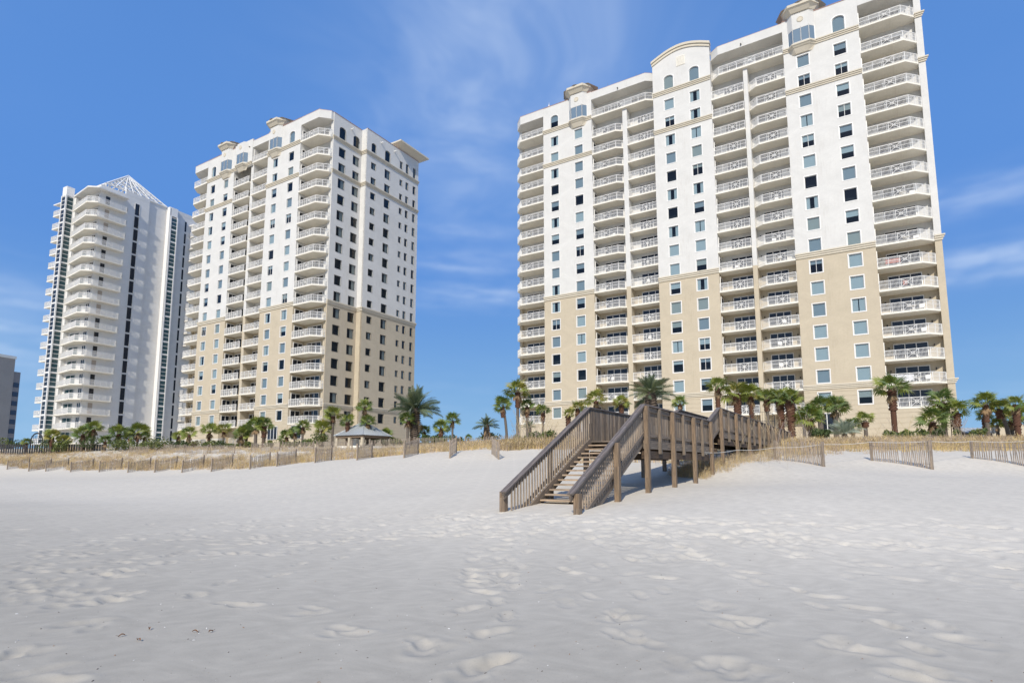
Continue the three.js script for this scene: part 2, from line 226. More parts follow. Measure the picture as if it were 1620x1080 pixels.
{ // one sheet, fine where the beach is seen closely, out to the horizon
  const ang = []; const A0 = 47 * Math.PI / 180, N1 = 760;
  for (let i = 0; i <= N1; i++) ang.push(-A0 + 2 * A0 * i / N1);
  const rest = 2 * Math.PI - 2 * A0, N2 = 64; for (let i = 1; i < N2; i++) ang.push(A0 + rest * i / N2);
  const rad = [0.3, 1.2, 2.2, 3.0, 3.5]; { let r = 3.5; while (r < 64) { r *= 1 + (r < 24 ? 0.0048 : 0.008); rad.push(r); } while (r < 8000) { r *= r < 200 ? 1.05 : 1.35; rad.push(r); } }
  const na = ang.length, nr = rad.length, pos = new Float32Array(na * nr * 3), uv = new Float32Array(na * nr * 2), idx = [];
  for (let j = 0; j < nr; j++) for (let i = 0; i < na; i++) { const x = Math.sin(ang[i]) * rad[j], z = -Math.cos(ang[i]) * rad[j], o = j * na + i; pos[o * 3] = x; pos[o * 3 + 1] = sand(x, z); pos[o * 3 + 2] = z; uv[o * 2] = x; uv[o * 2 + 1] = z; }
  for (let j = 0; j < nr - 1; j++) for (let i = 0; i < na; i++) { const i2 = (i + 1) % na, a = j * na + i, b = j * na + i2, c = a + na, d = b + na; idx.push(a, c, b, b, c, d); }
  const g = new THREE.BufferGeometry(); g.setAttribute('position', new THREE.BufferAttribute(pos, 3)); g.setAttribute('uv', new THREE.BufferAttribute(uv, 2)); g.setIndex(idx); g.computeVertexNormals();
  { // the flat of the beach is packed and damp, the dune sand dry and paler
    const col = new Float32Array(na * nr * 3); for (let o = 0; o < na * nr; o++) { const x = pos[o * 3], z = pos[o * 3 + 2], t = x * IN[0] + z * IN[1], k = lerp(0.63, 1, sm(0, 15, t + 2.5 * fbm(x * 0.2, z * 0.2, 2, 3))) * (1 + 0.07 * fbm(x * 0.35, z * 0.35, 8, 4)); col[o * 3] = k; col[o * 3 + 1] = k; col[o * 3 + 2] = k * lerp(0.99, 1, sm(0, 15, t)); }
    g.setAttribute('color', new THREE.BufferAttribute(col, 3));
  }
  if (g.attributes.normal.getY(5000) < 0) { for (let i = 0; i < idx.length; i += 3) [idx[i + 1], idx[i + 2]] = [idx[i + 2], idx[i + 1]]; g.setIndex(idx); g.computeVertexNormals(); }
  const m = part('sand', g, std([0.72, 0.66, 0.56], 0.95, { vertexColors: true, map: rep(sandMap, 0.7, 0.7), bumpMap: rep(sandBump, 1.3, 1.3), bumpScale: 0.0012 }), scene);
  tag(m, 'pale quartz sand of the beach and dune with scattered footprints', null, null, 'structure');
  console.log('sand verts', na * nr);
}
// ---------------------------------------------------------------- the two cream towers (alike, one long, one short)
const GROUND = 2.6; // metres above the eye: the level of the building plots
const rootY = EYE + GROUND, TURN = -TH, yc = (k) => 5.54 + 3 * k - GROUND, fl = (k) => k === 18 ? 58.75 - GROUND : 4.09 + 3 * k - GROUND; // window centres, floors
const TOP = 63.4 - GROUND, BEAM = 61.9 - GROUND, MID = 28.2 - GROUND, BASE = 10.0 - GROUND, BASE0 = -1.2;
const WW = 1.52, WH = 1.74;
const BANDS = [[9.85, 0.62], [27.9, 0.72], [52.05, 0.62], [58.4, 0.62]].map(([y, h]) => [y - GROUND, h]);
const winRand = rng(5150);
const cache = {}; const once = (k, f) => cache[k] ?? (cache[k] = f());
function trimGeo(w, h, arch, tw = 0.13) { return once(`trim${w}_${h}_${!!arch}_${tw}`, () => {
  const s = new THREE.Shape(opening({ x: 0, y: 0, w, h, arch }, tw).getPoints()); s.holes.push(opening({ x: 0, y: 0, w, h, arch }));
  const outer = new THREE.ExtrudeGeometry(s, { depth: 0.035, bevelEnabled: false });
  const s2 = new THREE.Shape(opening({ x: 0, y: 0, w, h, arch }, -0.001).getPoints()); s2.holes.push(opening({ x: 0, y: 0, w, h, arch }, -0.06));
  const inner = new THREE.ExtrudeGeometry(s2, { depth: 0.05, bevelEnabled: false }).translate(0, 0, -0.15);
  return merge([outer, inner]); }); }
function paneGeo(w, h, arch) { return once(`pane${w}_${h}_${!!arch}`, () => new THREE.ShapeGeometry(new THREE.Shape(opening({ x: 0, y: 0, w, h, arch }, -0.05).getPoints())).translate(0, 0, -0.125)); }
// one window: trim and sash, glass, and what hangs behind the glass
function makeWindow(parent, x, y, z, turn, w, h, { arch = false, mood = 'front' } = {}) {
  const f = part('window', trimGeo(w, h, arch, mood === 'side' ? 0.006 : 0.11), mood === 'side' ? M.bronze : M.frame, parent, x, y, z); f.rotation.y = turn;
  part('pane', paneGeo(w, h, arch), M.pane, f);
  const r = winRand(), hang = (name, ww, hh, xx, yy, m) => part(name, once(`h${ww.toFixed(2)}_${hh.toFixed(2)}`, () => new THREE.PlaneGeometry(ww, hh)), m, f, xx, yy, -0.19);
  const iw = w - 0.04, ih = h - 0.02;
  if (mood === 'side') { if (r < 0.5) hang('curtain', iw * 0.5, ih, iw * 0.25, 0, M.curtain); return f; }
  if (mood === 'open') return f;
  const B = [M.blind, M.blindB, M.blind, M.blindC, M.blindB][Math.floor(winRand() * 5)];
  if (r < 0.46) hang('blind', iw, ih, 0, 0, B);
  else if (r < 0.66) hang('blind', iw, ih * 0.5, 0, ih * 0.25, B);
  else if (r < 0.74) hang('blind', iw, ih * 0.3, 0, ih * 0.35, B);
  else if (r < 0.84) { hang('curtain', iw * 0.32, ih, -iw * 0.34, 0, M.blind); hang('curtain', iw * 0.32, ih, iw * 0.34, 0, M.blind); }
  else if (r < 0.9) { hang('blind', iw * 0.46, ih, -iw * 0.27, 0, M.blind); hang('blind', iw * 0.46, ih, iw * 0.27, 0, M.blind); }
  if (r > 0.6 && r < 0.72) part('mullion', once(`mul${h}`, () => box(0.05, h - 0.1, 0.04)), M.frame, f, 0, 0, -0.09);
  return f;
}
// balcony railing along a path of (x, z) points: posts, three rails, balusters, a crossed panel in the middle
function railGeo(path, H = 1.12, gap = 0.125) {
  const out = []; let total = 0; const segs = [];
  for (let i = 0; i + 1 < path.length; i++) { const L = Math.hypot(path[i + 1][0] - path[i][0], path[i + 1][1] - path[i][1]); segs.push(L); total += L; }
  segs.forEach((L, i) => {
    const [x0, z0] = path[i], [x1, z1] = path[i + 1], P = (t, y) => V3(lerp(x0, x1, t), y, lerp(z0, z1, t));
    out.push(bar(P(0, H), P(1, H), 0.075, 0.06), bar(P(0, 0.62), P(1, 0.62), 0.035, 0.035), bar(P(0, 0.1), P(1, 0.1), 0.04, 0.04));
    const n = Math.max(1, Math.round(L / 1.25)), nb = Math.max(1, Math.round(L / n / gap)), cross = n >= 3 ? (n >> 1) : -1, yaw = Math.atan2(-(z1 - z0), x1 - x0);
    for (let p = 0; p <= n; p++) { const q = P(p / n, H / 2); out.push(box(0.06, H, 0.06).rotateY(yaw).translate(q.x, q.y, q.z)); }
    for (let p = 0; p < n; p++) {
      if (p === cross) { const a = p / n, b = (p + 1) / n, m = (a + b) / 2; out.push(bar(P(a, 0.1), P(b, H), 0.03, 0.04), bar(P(a, H), P(b, 0.1), 0.03, 0.04)); const c = P(m, 0.61); out.push(new THREE.TorusGeometry(0.2, 0.025, 4, 12).rotateY(yaw).translate(c.x, c.y, c.z)); for (let k = 1; k < nb; k++) { const q = P(lerp(a, b, k / nb), 0.6); out.push(box(0.02, 1, 0.02).rotateY(yaw).translate(q.x, q.y, q.z)); } continue; }
      for (let k = 1; k < nb; k++) { const q = P((p + k / nb) / n, 0.6); out.push(box(0.030, 1.0, 0.022).rotateY(yaw).translate(q.x, q.y, q.z)); }
    }
  });
  return merge(out);
}
// glazed sliding door on the wall from (x0, z0) to (x1, z1), facing away from the left of that direction
function doorGeo(x0, z0, x1, z1, n, hgt = 2.25) {
  const L = Math.hypot(x1 - x0, z1 - z0), yaw = Math.atan2(-(z1 - z0), x1 - x0), fr = [], panes = [], w = L / n;
  const put = (g) => g.rotateY(yaw).translate(x0, 0, z0);
  fr.push(put(box(L + 0.1, 0.1, 0.1, L / 2, hgt, 0.05)), put(box(L + 0.1, 0.06, 0.1, L / 2, 0.03, 0.05)));
  for (let i = 0; i <= n; i++) fr.push(put(box(0.09, hgt, 0.1, i * w, hgt / 2, 0.05)));
  for (let i = 0; i < n; i++) panes.push(put(box(w - 0.09, hgt - 0.09, 0.02, (i + 0.5) * w, hgt / 2, 0.04)));
  return { fr: merge(fr), panes };
}
function balconyKind(slab, path, doors, sconces = []) {
  return { slab: prism(slab, -0.24, 0), rail: railGeo(path), doors: doors.map((d) => doorGeo(...d)), sconce: sconces.map(([x, z]) => box(0.12, 0.26, 0.14, x, 1.8, z)) };
}
function addBalcony(parent, kind, y, slabMat, o = {}) {
  const b = part('balcony', kind.slab, slabMat, parent, 0, y, 0);
  if (!o.noRail) part('railing', kind.rail, M.paint, b);
  for (const d of kind.doors) { part('sliding_door', d.fr, M.frame, b); for (const p of d.panes) part('door_pane', p, M.dark, b); }
  for (const s of kind.sconce) part('wall_lamp', s, M.sconce, b);
  return b;
}
const courseMat = M.beige;
function courses(x0, x1, holes, y0, y1) { // rusticated base: raised courses with open joints
  const out = [], step = 0.62; for (let y = y0; y < y1 - 0.05; y += step) {
    const a = y + 0.045, b = Math.min(y1, y + step); let spans = [[x0, x1]];
    for (const h of holes) { const l = h.x - h.w / 2 - 0.14, r = h.x + h.w / 2 + 0.14, t = h.y + h.h / 2 + 0.14, q = h.y - h.h / 2 - 0.14; if (q > b - 0.02 || t < a + 0.02) continue; spans = spans.flatMap(([s, e]) => r <= s || l >= e ? [[s, e]] : [[s, l], [r, e]].filter(([c, d]) => d - c > 0.02)); }
    for (const [s, e] of spans) out.push(box(e - s, b - a, 0.03, (s + e) / 2, (a + b) / 2, 0.015));
  } return out;
}
function bandGeo(x0, x1, y, h, e0 = 0, e1 = 0) { const L = x1 - x0, c = (x0 + x1) / 2; return [box(L + 0.02 + e0 + e1, h * 0.36, 0.12, c + (e1 - e0) / 2, y + h * 0.18, 0.06), box(L + 0.05 + 2 * (e0 + e1), h * 0.34, 0.22, c + (e1 - e0), y + h * 0.53, 0.11), box(L + 0.08 + 3 * (e0 + e1), h * 0.26, 0.32, c + 1.5 * (e1 - e0), y + h * 0.83, 0.16)]; }

// a face of a tower: panels with openings in two colours, courses, bands. Local frame: x along the wall, z outwards
function face(root, frame, x0, x1, cols, { yTop = TOP, bands = true, mood = 'front', ends = [0, 0], topShape = null, k0 = 1, kTop = 18, topSolid = true, skip18 = [], extra = [] }) {
  const holes = [], wins = [];
  for (const c of cols) for (let k = k0; k <= kTop; k++) {
    if (k === 18 && skip18.includes(c.x)) continue;
    const arch = k === 18 && !c.tall, w = c.w ?? WW, h = k === 18 ? (c.tall ? c.h * 1.25 : (c.h ?? WH) * 1.35) : (c.h ?? WH), y = k === 18 ? 60.28 - GROUND : yc(k) + (c.dy ?? 0);
    holes.push({ x: c.x, y, w, h, arch }); wins.push({ x: c.x, y, w, h, arch });
  }
  const grp = (name, geos, mat) => { if (!geos.length) return; const m = part(name, geos, mat, root); m.position.copy(frame.p); m.rotation.y = frame.r; return m; };
  const inR = (a, b) => holes.filter((h) => h.y > a && h.y < b);
  grp('upper_wall', [panel(x0, x1, MID, yTop, inR(MID, 999), 0.3, topShape)], M.white);
  grp('lower_wall', [panel(x0, x1, BASE + 0.25, MID, inR(BASE, MID), 0.3)], M.beige);
  const bh = inR(-9, BASE).concat(extra); grp('base_wall', [panel(x0, x1, BASE0, BASE + 0.25, bh, 0.3)], M.beige);
  grp('wall_courses', courses(x0, x1, bh, BASE0 + 0.6, BASE - 0.16), M.beige);
  if (bands) for (const [y, h] of BANDS) grp('band', bandGeo(x0, x1, y, h, ...ends), M.trim);
  grp('coping', [box(x1 - x0, 0.07, 0.4, (x0 + x1) / 2, yTop + 0.035, -0.14)].filter(() => !topShape), M.coping);
  const q = new THREE.Vector3();
  for (const w of wins) { q.set(w.x, w.y, 0).applyAxisAngle(V3(0, 1, 0), frame.r).add(frame.p); makeWindow(root, q.x, q.y, q.z, frame.r, w.w, w.h, { arch: w.arch, mood }); }
}
function taper(p0, y0, p1, y1) { // a solid that widens from one footprint to a like one above it
  const a = [], n = p0.length, P = (p, y, i) => V3(p[i % n][0], y, p[i % n][1]), uv = [];
  const t3 = (A, B, D) => { for (const q of [A, B, D]) { a.push(q.x, q.y, q.z); uv.push(q.x + q.z, q.y); } };
  for (let i = 0; i < n; i++) { t3(P(p0, y0, i), P(p0, y0, i + 1), P(p1, y1, i + 1)); t3(P(p0, y0, i), P(p1, y1, i + 1), P(p1, y1, i)); }
  for (let i = 1; i + 1 < n; i++) { t3(P(p0, y0, 0), P(p0, y0, i + 1), P(p0, y0, i)); t3(P(p1, y1, 0), P(p1, y1, i), P(p1, y1, i + 1)); }
  const g = new THREE.BufferGeometry(); g.setAttribute('position', new THREE.Float32BufferAttribute(a, 3)); g.setAttribute('uv', new THREE.Float32BufferAttribute(uv, 2)); g.computeVertexNormals(); return g;
}
const FRONT = { p: V3(0, 0, 0), r: 0 };
function baySet(root, x, { cap = true } = {}) { // projecting bay with three lights, moulded foot, medallion, and a capped turret
  const hw = 1.05, bw = 1.72, d = 0.68, y0 = 59.05 - GROUND, y1 = 61.25 - GROUND, oct = (e, f = 1) => [[x - bw - e, 0.004], [x - hw - e * 0.6, (d + e) * f], [x + hw + e * 0.6, (d + e) * f], [x + bw + e, 0.004]];
  const b = part('bay_window', prism(oct(0), y1 - 0.1, (cap ? 63.6 : 63.4) - GROUND), M.white, root); part('bay_sill', prism(oct(0), y0 - 0.15, y0 + 0.12), M.white, b);
  const mull = []; const pts = oct(-0.02), bars = [[pts[0], pts[1]], [pts[1], [x, d - 0.02]], [[x, d - 0.02], pts[2]], [pts[2], pts[3]]];
  for (const [p, q] of bars) {
    const A = V3(p[0], 0, p[1]), B = V3(q[0], 0, q[1]); for (const P of [A, B]) mull.push(box(0.1, y1 - y0, 0.1, P.x, (y0 + y1) / 2, P.z));
    const L = A.distanceTo(B), g = box(L - 0.06, y1 - y0 - 0.1, 0.03, 0, (y0 + y1) / 2, -0.02).rotateY(Math.atan2(-(B.z - A.z), B.x - A.x)).translate((A.x + B.x) / 2, 0, (A.z + B.z) / 2); part('bay_pane', g, M.bayPane ?? (M.bayPane = new THREE.MeshPhysicalMaterial({ color: C(0.16, 0.22, 0.28), roughness: 0.08, metalness: 0 })), b);
  }
  part('mullion', mull, M.frame, b);
  part('moulding', [prism(oct(0.26), y0 - 0.36, y0 - 0.15), taper(oct(0.02), y0 - 0.62, oct(0.2), y0 - 0.362), taper(oct(-0.45), y0 - 1.35, oct(-0.04), y0 - 0.622)], M.trim, b);
  part('medallion', [new THREE.TorusGeometry(0.36, 0.06, 6, 20).translate(x, 62.45 - GROUND, d + 0.02), new THREE.CylinderGeometry(0.3, 0.3, 0.06, 20).rotateX(Math.PI / 2).translate(x, 62.45 - GROUND, d + 0.03)], M.trim, b);
  if (cap) {
    const rp = (e) => [[x - bw - e, -2.9 - e], [x - bw - e, 0.1], [x - hw - e * 0.6, d + e], [x + hw + e * 0.6, d + e], [x + bw + e, 0.1], [x + bw + e, -2.9 - e]];
    const ring = (e, y, yy) => prism([[x - bw - e, -2.9 - e], [x - bw - e, 0.1], [x - hw - e * 0.6, d + e], [x + hw + e * 0.6, d + e], [x + bw + e, 0.1], [x + bw + e, -2.9 - e]], y - GROUND, yy - GROUND);
    part('turret', [ring(0, 63.405, 63.75)], M.white, b);
    part('cornice', [taper(rp(0.12), 63.6 - GROUND, rp(0.6), 64.25 - GROUND), ring(0.7, 64.252, 64.62)], M.trim, b);
    const rf = new THREE.ConeGeometry(3.3, 0.9, 8).scale(1, 1, 0.85).translate(x, 65.1 - GROUND, -1.2); part('cap_roof', rf, M.capRoof, b);
    part('finial', rod(V3(x, 65.4 - GROUND, -1.2), V3(x, 66.4 - GROUND, -1.2), 0.05), M.capRoof, b);
  }
}
const DEPTH = 2.1; // of the loggias
function loggia(root, x0, x1, d0, d1, kinds, ks, { k18 = 'open', chamfer18 = 0 } = {}) {
  const slabs = (name, g, split) => { const a = [], b = []; for (const [w, h, d, x, y, z] of g) { const lo = y - h / 2, hi = y + h / 2; if (hi > MID) { const l = Math.max(lo, MID); a.push(box(w, hi - l, d, x, (l + hi) / 2, z)); } if (lo < MID) { const t = Math.min(hi, MID); b.push(box(w, t - lo, d, x, (lo + t) / 2, z)); } } if (a.length) part('upper_wall', a, M.white, root); if (b.length) part('lower_wall', b, M.beige, root); };
  const H = BEAM - BASE0, ym = (BEAM + BASE0) / 2, dTop = (k18 === 'open' ? fl(18) - 0.24 : BEAM);
  slabs('wall', [[x1 - x0 + 0.4, H, 0.25, (x0 + x1) / 2, ym, -DEPTH - 0.125], [0.2, H, DEPTH, x0 - 0.1, ym, -DEPTH / 2 - 0.3 + 0.0], [0.2, H, DEPTH, x1 + 0.1, ym, -DEPTH / 2 - 0.3], [d1 - d0, dTop - BASE0, DEPTH - 0.35, (d0 + d1) / 2, (dTop + BASE0) / 2, -DEPTH / 2 - 0.17]]);
  for (const k of ks) for (const kd of kinds) { if (k === 18 && kd.skip18) continue; addBalcony(root, k === 18 && kd.top ? kd.top : kd.base, fl(k), M.soffit); }
  // parapet beam over the loggia
  const bx0 = x0 + 0.003, bx1 = x1 - 0.003, c = chamfer18;
  const poly = c > 0 ? [[bx0, 0.02], [bx1 - c, 0.02], [bx1, -0.85], [bx1, -DEPTH], [bx0, -DEPTH]] : c < 0 ? [[bx0, -0.85], [bx0 - c, 0.02], [bx1, 0.02], [bx1, -DEPTH], [bx0, -DEPTH]] : [[bx0, -0.05], [bx1, -0.05], [bx1, -DEPTH], [bx0, -DEPTH]];
  part('parapet', [prism(poly, BEAM, TOP - 0.15)], M.white, root);
  part('coping', [prism(poly, TOP - 0.15, TOP - 0.09)], M.coping, root);
  part('roof_drain', [new THREE.CylinderGeometry(0.1, 0.1, 0.3, 8).rotateX(Math.PI / 2).translate(lerp(x0, x1, 0.45), BEAM + 0.35, 0.1)], M.sconce, root);
}
function cornerBalconies(root, xa, dir, ks, wing) { // chamfered corner stack beyond xa, to the right (dir 1) or left (-1)
  const X = (v) => xa + dir * v, order = (p) => dir > 0 ? p : p.slice().reverse();
  const w = 4.78, e = w + 1.5, slab = order([[X(0.004), 0.05], [X(w), 0.05], [X(e), -1.47], [X(e), -2.55], [X(0.004), -2.55]]), path = [[X(0.06), 0], [X(w - 0.03), 0], [X(e - 0.06), -1.46], [X(e - 0.06), -2.0]];
  const drs = dir > 0 ? [[X(1.15), -2.5, X(4.75), -2.5, 3], [X(0.004), -0.35, X(0.004), -2.2, 2].slice()] : [[X(4.75), -2.5, X(1.15), -2.5, 3]];
  if (dir > 0) drs[1] = [X(0.004), -0.4 - 0.0, X(0.004), -2.3, 2];
  const kind = balconyKind(slab, path, drs, [[X(0.65), -2.45], [X(5.4), -2.45]]);
  for (const k of ks) addBalcony(root, kind, fl(k), M.soffit);
  const wallBox = (x, wd, z, d, mat, y0, y1) => part(mat === M.white ? 'upper_wall' : 'lower_wall', box(wd, y1 - y0, d, x, (y0 + y1) / 2, z), mat, root);
  for (const [mat, y0, y1] of [[M.white, MID, BEAM], [M.beige, BASE0, MID]]) { wallBox(X(e / 2 - 0.1), e + 0.2, -2.65, 0.25, mat, y0, y1); wallBox(X(-0.1), 0.2, -1.4, 2.2, mat, y0, y1); if (wing) wallBox(X(e + wing / 2 + 0.02), wing, -1.62 - 0.6, 1.3, mat, y0, mat === M.white ? TOP - 0.4 : y1); else wallBox(X(e - 0.35), 0.5, -2.3, 0.5, mat, y0, y1); }
  if (wing) for (const [y, h] of BANDS) { const m = part('band', bandGeo(0, wing, y, h, 0, 0.1), M.trim, root); m.position.set(dir > 0 ? X(e + 0.02) : X(e + wing + 0.02), 0, -1.57); }
  part('parapet', [prism(order([[X(0.004), 0.02], [X(w), 0.02], [X(e), -1.5], [X(e), -2.6], [X(0.004), -2.6]]), BEAM, TOP)], M.white, root);
  part('coping', [prism(order([[X(0.004), 0.04], [X(w), 0.04], [X(e + 0.02), -1.5], [X(e + 0.02), -2.6], [X(0.004), -2.6]]), TOP, TOP + 0.07)], M.coping, root);
}
function groundDoor(root, x0, x1, n = 3) { const d = doorGeo(x0, 0.04, x1, 0.04, n, 2.3), g = part('ground_door', d.fr, M.frame, root, 0, 1.75, 0); for (const p of d.panes) part('door_pane', p, M.dark, g); return g; }
const all = Array.from({ length: 18 }, (_, i) => i + 1);
{ // the long tower on the right
  const R = thing('cream_tower', 'large cream and white beachfront tower at right, with an arched parapet, behind the boardwalk', 'apartment building', V3(7.56, rootY, -96.396), TURN, 'twin cream towers');
  face(R, FRONT, -2.3, 7.0, [{ x: -0.09 }, { x: 4.53 }], { skip18: [4.53], extra: [{ x: 4.9, y: 2.9, w: 2.7, h: 2.3 }] });
  face(R, FRONT, 17.75, 26.7, [{ x: 20.28 }, { x: 24.26 }], { yTop: 64.2 - GROUND, topShape: (s) => { for (let i = 1; i < 24; i++) { const t = i / 24; s.lineTo(lerp(26.7, 17.75, t), 64.2 - GROUND + 1.35 * Math.sin(Math.PI * t)); } } });
  face(R, FRONT, 36.88, 46.2, [{ x: 39.3 }, { x: 43.86 }], { skip18: [39.3], extra: [{ x: 39.4, y: 2.9, w: 1.9, h: 2.0 }] });
  groundDoor(R, 3.6, 6.2); groundDoor(R, 38.5, 40.3, 2);
  { // arched cornice over the middle pier
    const arc = (e, lo, hi) => { const s = new THREE.Shape(), n = 28, f = (t) => 64.2 - GROUND + 1.35 * Math.sin(Math.PI * t); for (let i = 0; i <= n; i++) { const t = i / n, p = [lerp(17.75 - e, 26.7 + e, t), f(t) + hi]; i ? s.lineTo(...p) : s.moveTo(...p); } for (let i = n; i >= 0; i--) { const t = i / n; s.lineTo(lerp(17.75 - e, 26.7 + e, t), f(t) + lo); } s.closePath(); return s; };
    part('arched_cornice', [new THREE.ExtrudeGeometry(arc(0.06, -0.42, -0.02), { depth: 0.55, bevelEnabled: false }).translate(0, 0, -0.4), new THREE.ExtrudeGeometry(arc(0.14, -0.02, 0.36), { depth: 0.75, bevelEnabled: false }).translate(0, 0, -0.45)], M.trim, R);
    part('louvre', [box(1.35, 1.6, 0.06, 22.3, 63.2 - GROUND, 0.03), ...Array.from({ length: 8 }, (_, i) => box(1.2, 0.06, 0.04, 22.3, 62.55 - GROUND + i * 0.19, 0.075))], M.soffit, R);
    part('parapet', [box(8.9, 1.9, 0.3, 22.22, 64.0 - GROUND, -1.0)], M.white, R);
  }
  const fA = balconyKind([[7.004, 0.05], [11.3, 0.05], [12.396, -0.75], [12.396, -2.1], [7.004, -2.1]], [[7.06, 0], [11.26, 0], [12.36, -0.78]], [[8.2, -2.09, 11.6, -2.09, 3], [7.004, -0.5, 7.004, -1.9, 1]], [[7.6, -2.05], [12.0, -2.05]]);
  const fB = balconyKind([[13.154, -0.25], [17.746, -0.25], [17.746, -2.1], [13.154, -2.1]], [[13.2, -0.3], [17.7, -0.3]], [[14.4, -2.09, 17.6, -2.09, 3]], [[13.8, -2.05]]);
  const tA = balconyKind([[7.004, 0.05], [16.5, 0.05], [17.746, -0.85], [17.746, -2.1], [7.004, -2.1]], [[7.06, 0], [16.46, 0], [17.7, -0.88]], [[8.2, -2.09, 11.6, -2.09, 3], [13.4, -2.09, 17, -2.09, 3]]);
  loggia(R, 7.0, 17.75, 12.4, 13.15, [{ base: fA, top: tA }, { base: fB, skip18: true }], all, { chamfer18: 1.25 });
  const gA = balconyKind([[26.704, 0.05], [31.296, 0.05], [31.296, -2.1], [26.704, -2.1]], [[26.76, 0], [31.25, 0]], [[28.2, -2.09, 31.2, -2.09, 3], [26.704, -0.5, 26.704, -1.9, 1]], [[27.5, -2.05]]);
  const gB = balconyKind([[31.904, -0.75], [33.0, 0.05], [36.876, 0.05], [36.876, -2.1], [31.904, -2.1]], [[31.94, -0.78], [33.04, 0], [36.82, 0]], [[32.9, -2.09, 35.7, -2.09, 3]], [[32.3, -2.05], [36.4, -2.05]]);
  const tB = balconyKind([[26.704, -0.85], [27.9, 0.05], [36.876, 0.05], [36.876, -2.1], [26.704, -2.1]], [[26.75, -0.88], [27.94, 0], [36.82, 0]], [[28.2, -2.09, 31.2, -2.09, 3], [32.9, -2.09, 35.7, -2.09, 3]]);
  loggia(R, 26.7, 36.88, 31.3, 31.9, [{ base: gA, top: tB }, { base: gB, skip18: true }], all, { chamfer18: -1.2 });
  cornerBalconies(R, 46.2, 1, all, 0.75); cornerBalconies(R, -2.3, -1, all, 0);
  part('wall_courses', [...courses(46.21, 50.9, [], BASE0 + 0.6, fl(1) - 0.24).map((g) => g.translate(0, 0, -0.02))], M.beige, R);
  part('base_wall', [prism([[46.204, -0.02], [50.97, -0.02], [52.4, -1.5], [52.4, -2.5], [46.204, -2.5]], BASE0, fl(1) - 0.245)], M.beige, R);
  part('base_wall', [prism([[-2.304, -0.02], [-2.304, -2.5], [-8.5, -2.5], [-8.5, -1.5], [-7.07, -0.02]], BASE0, fl(1) - 0.245)], M.beige, R);
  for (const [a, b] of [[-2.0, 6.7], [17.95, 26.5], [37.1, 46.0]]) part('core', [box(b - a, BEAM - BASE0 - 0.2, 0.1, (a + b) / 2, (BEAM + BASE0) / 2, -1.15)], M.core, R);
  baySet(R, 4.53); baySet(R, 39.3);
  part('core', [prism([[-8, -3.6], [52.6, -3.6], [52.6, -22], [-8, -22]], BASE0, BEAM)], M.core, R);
  part('side_wall', [prism([[53.2, -2.85], [53.2, -22.3], [52.8, -22.3], [52.8, -2.85]], BASE0, TOP - 0.4), prism([[-8.5, -2.8], [-8.2, -2.8], [-8.2, -22.3], [-8.5, -22.3]], BASE0, TOP), prism([[-8.5, -22.3], [53.2, -22.3], [53.2, -22.6], [-8.5, -22.6]], BASE0, TOP)], M.white, R);
  part('roof', [prism([[-8.3, -2.0], [52.7, -2.0], [52.7, -22.2], [-8.3, -22.2]], BEAM + 0.02, BEAM + 0.3), prism([[-2, -0.31], [6.9, -0.31], [6.9, -2], [-2, -2]], BEAM + 0.02, BEAM + 0.3), prism([[17.9, -0.31], [26.6, -0.31], [26.6, -2], [17.9, -2]], BEAM + 0.02, BEAM + 0.3), prism([[37, -0.31], [46.1, -0.31], [46.1, -2], [37, -2]], BEAM + 0.02, BEAM + 0.3)], M.soffit, R);
  part('roof_antenna', [rod(V3(-1.2, TOP, -0.2), V3(-1.2, TOP + 0.9, -0.2), 0.03), box(0.2, 0.25, 0.2, -1.2, TOP + 0.35, -0.2)], M.frame, R);
  for (let i = 0; i < 6; i++) { const x = [1, 10, 15, 29.5, 34, 45][i]; part('lightning_rod', rod(V3(x, TOP - 0.1, -0.2), V3(x, TOP + 0.55, -0.2), 0.015), M.wire, R); }
}
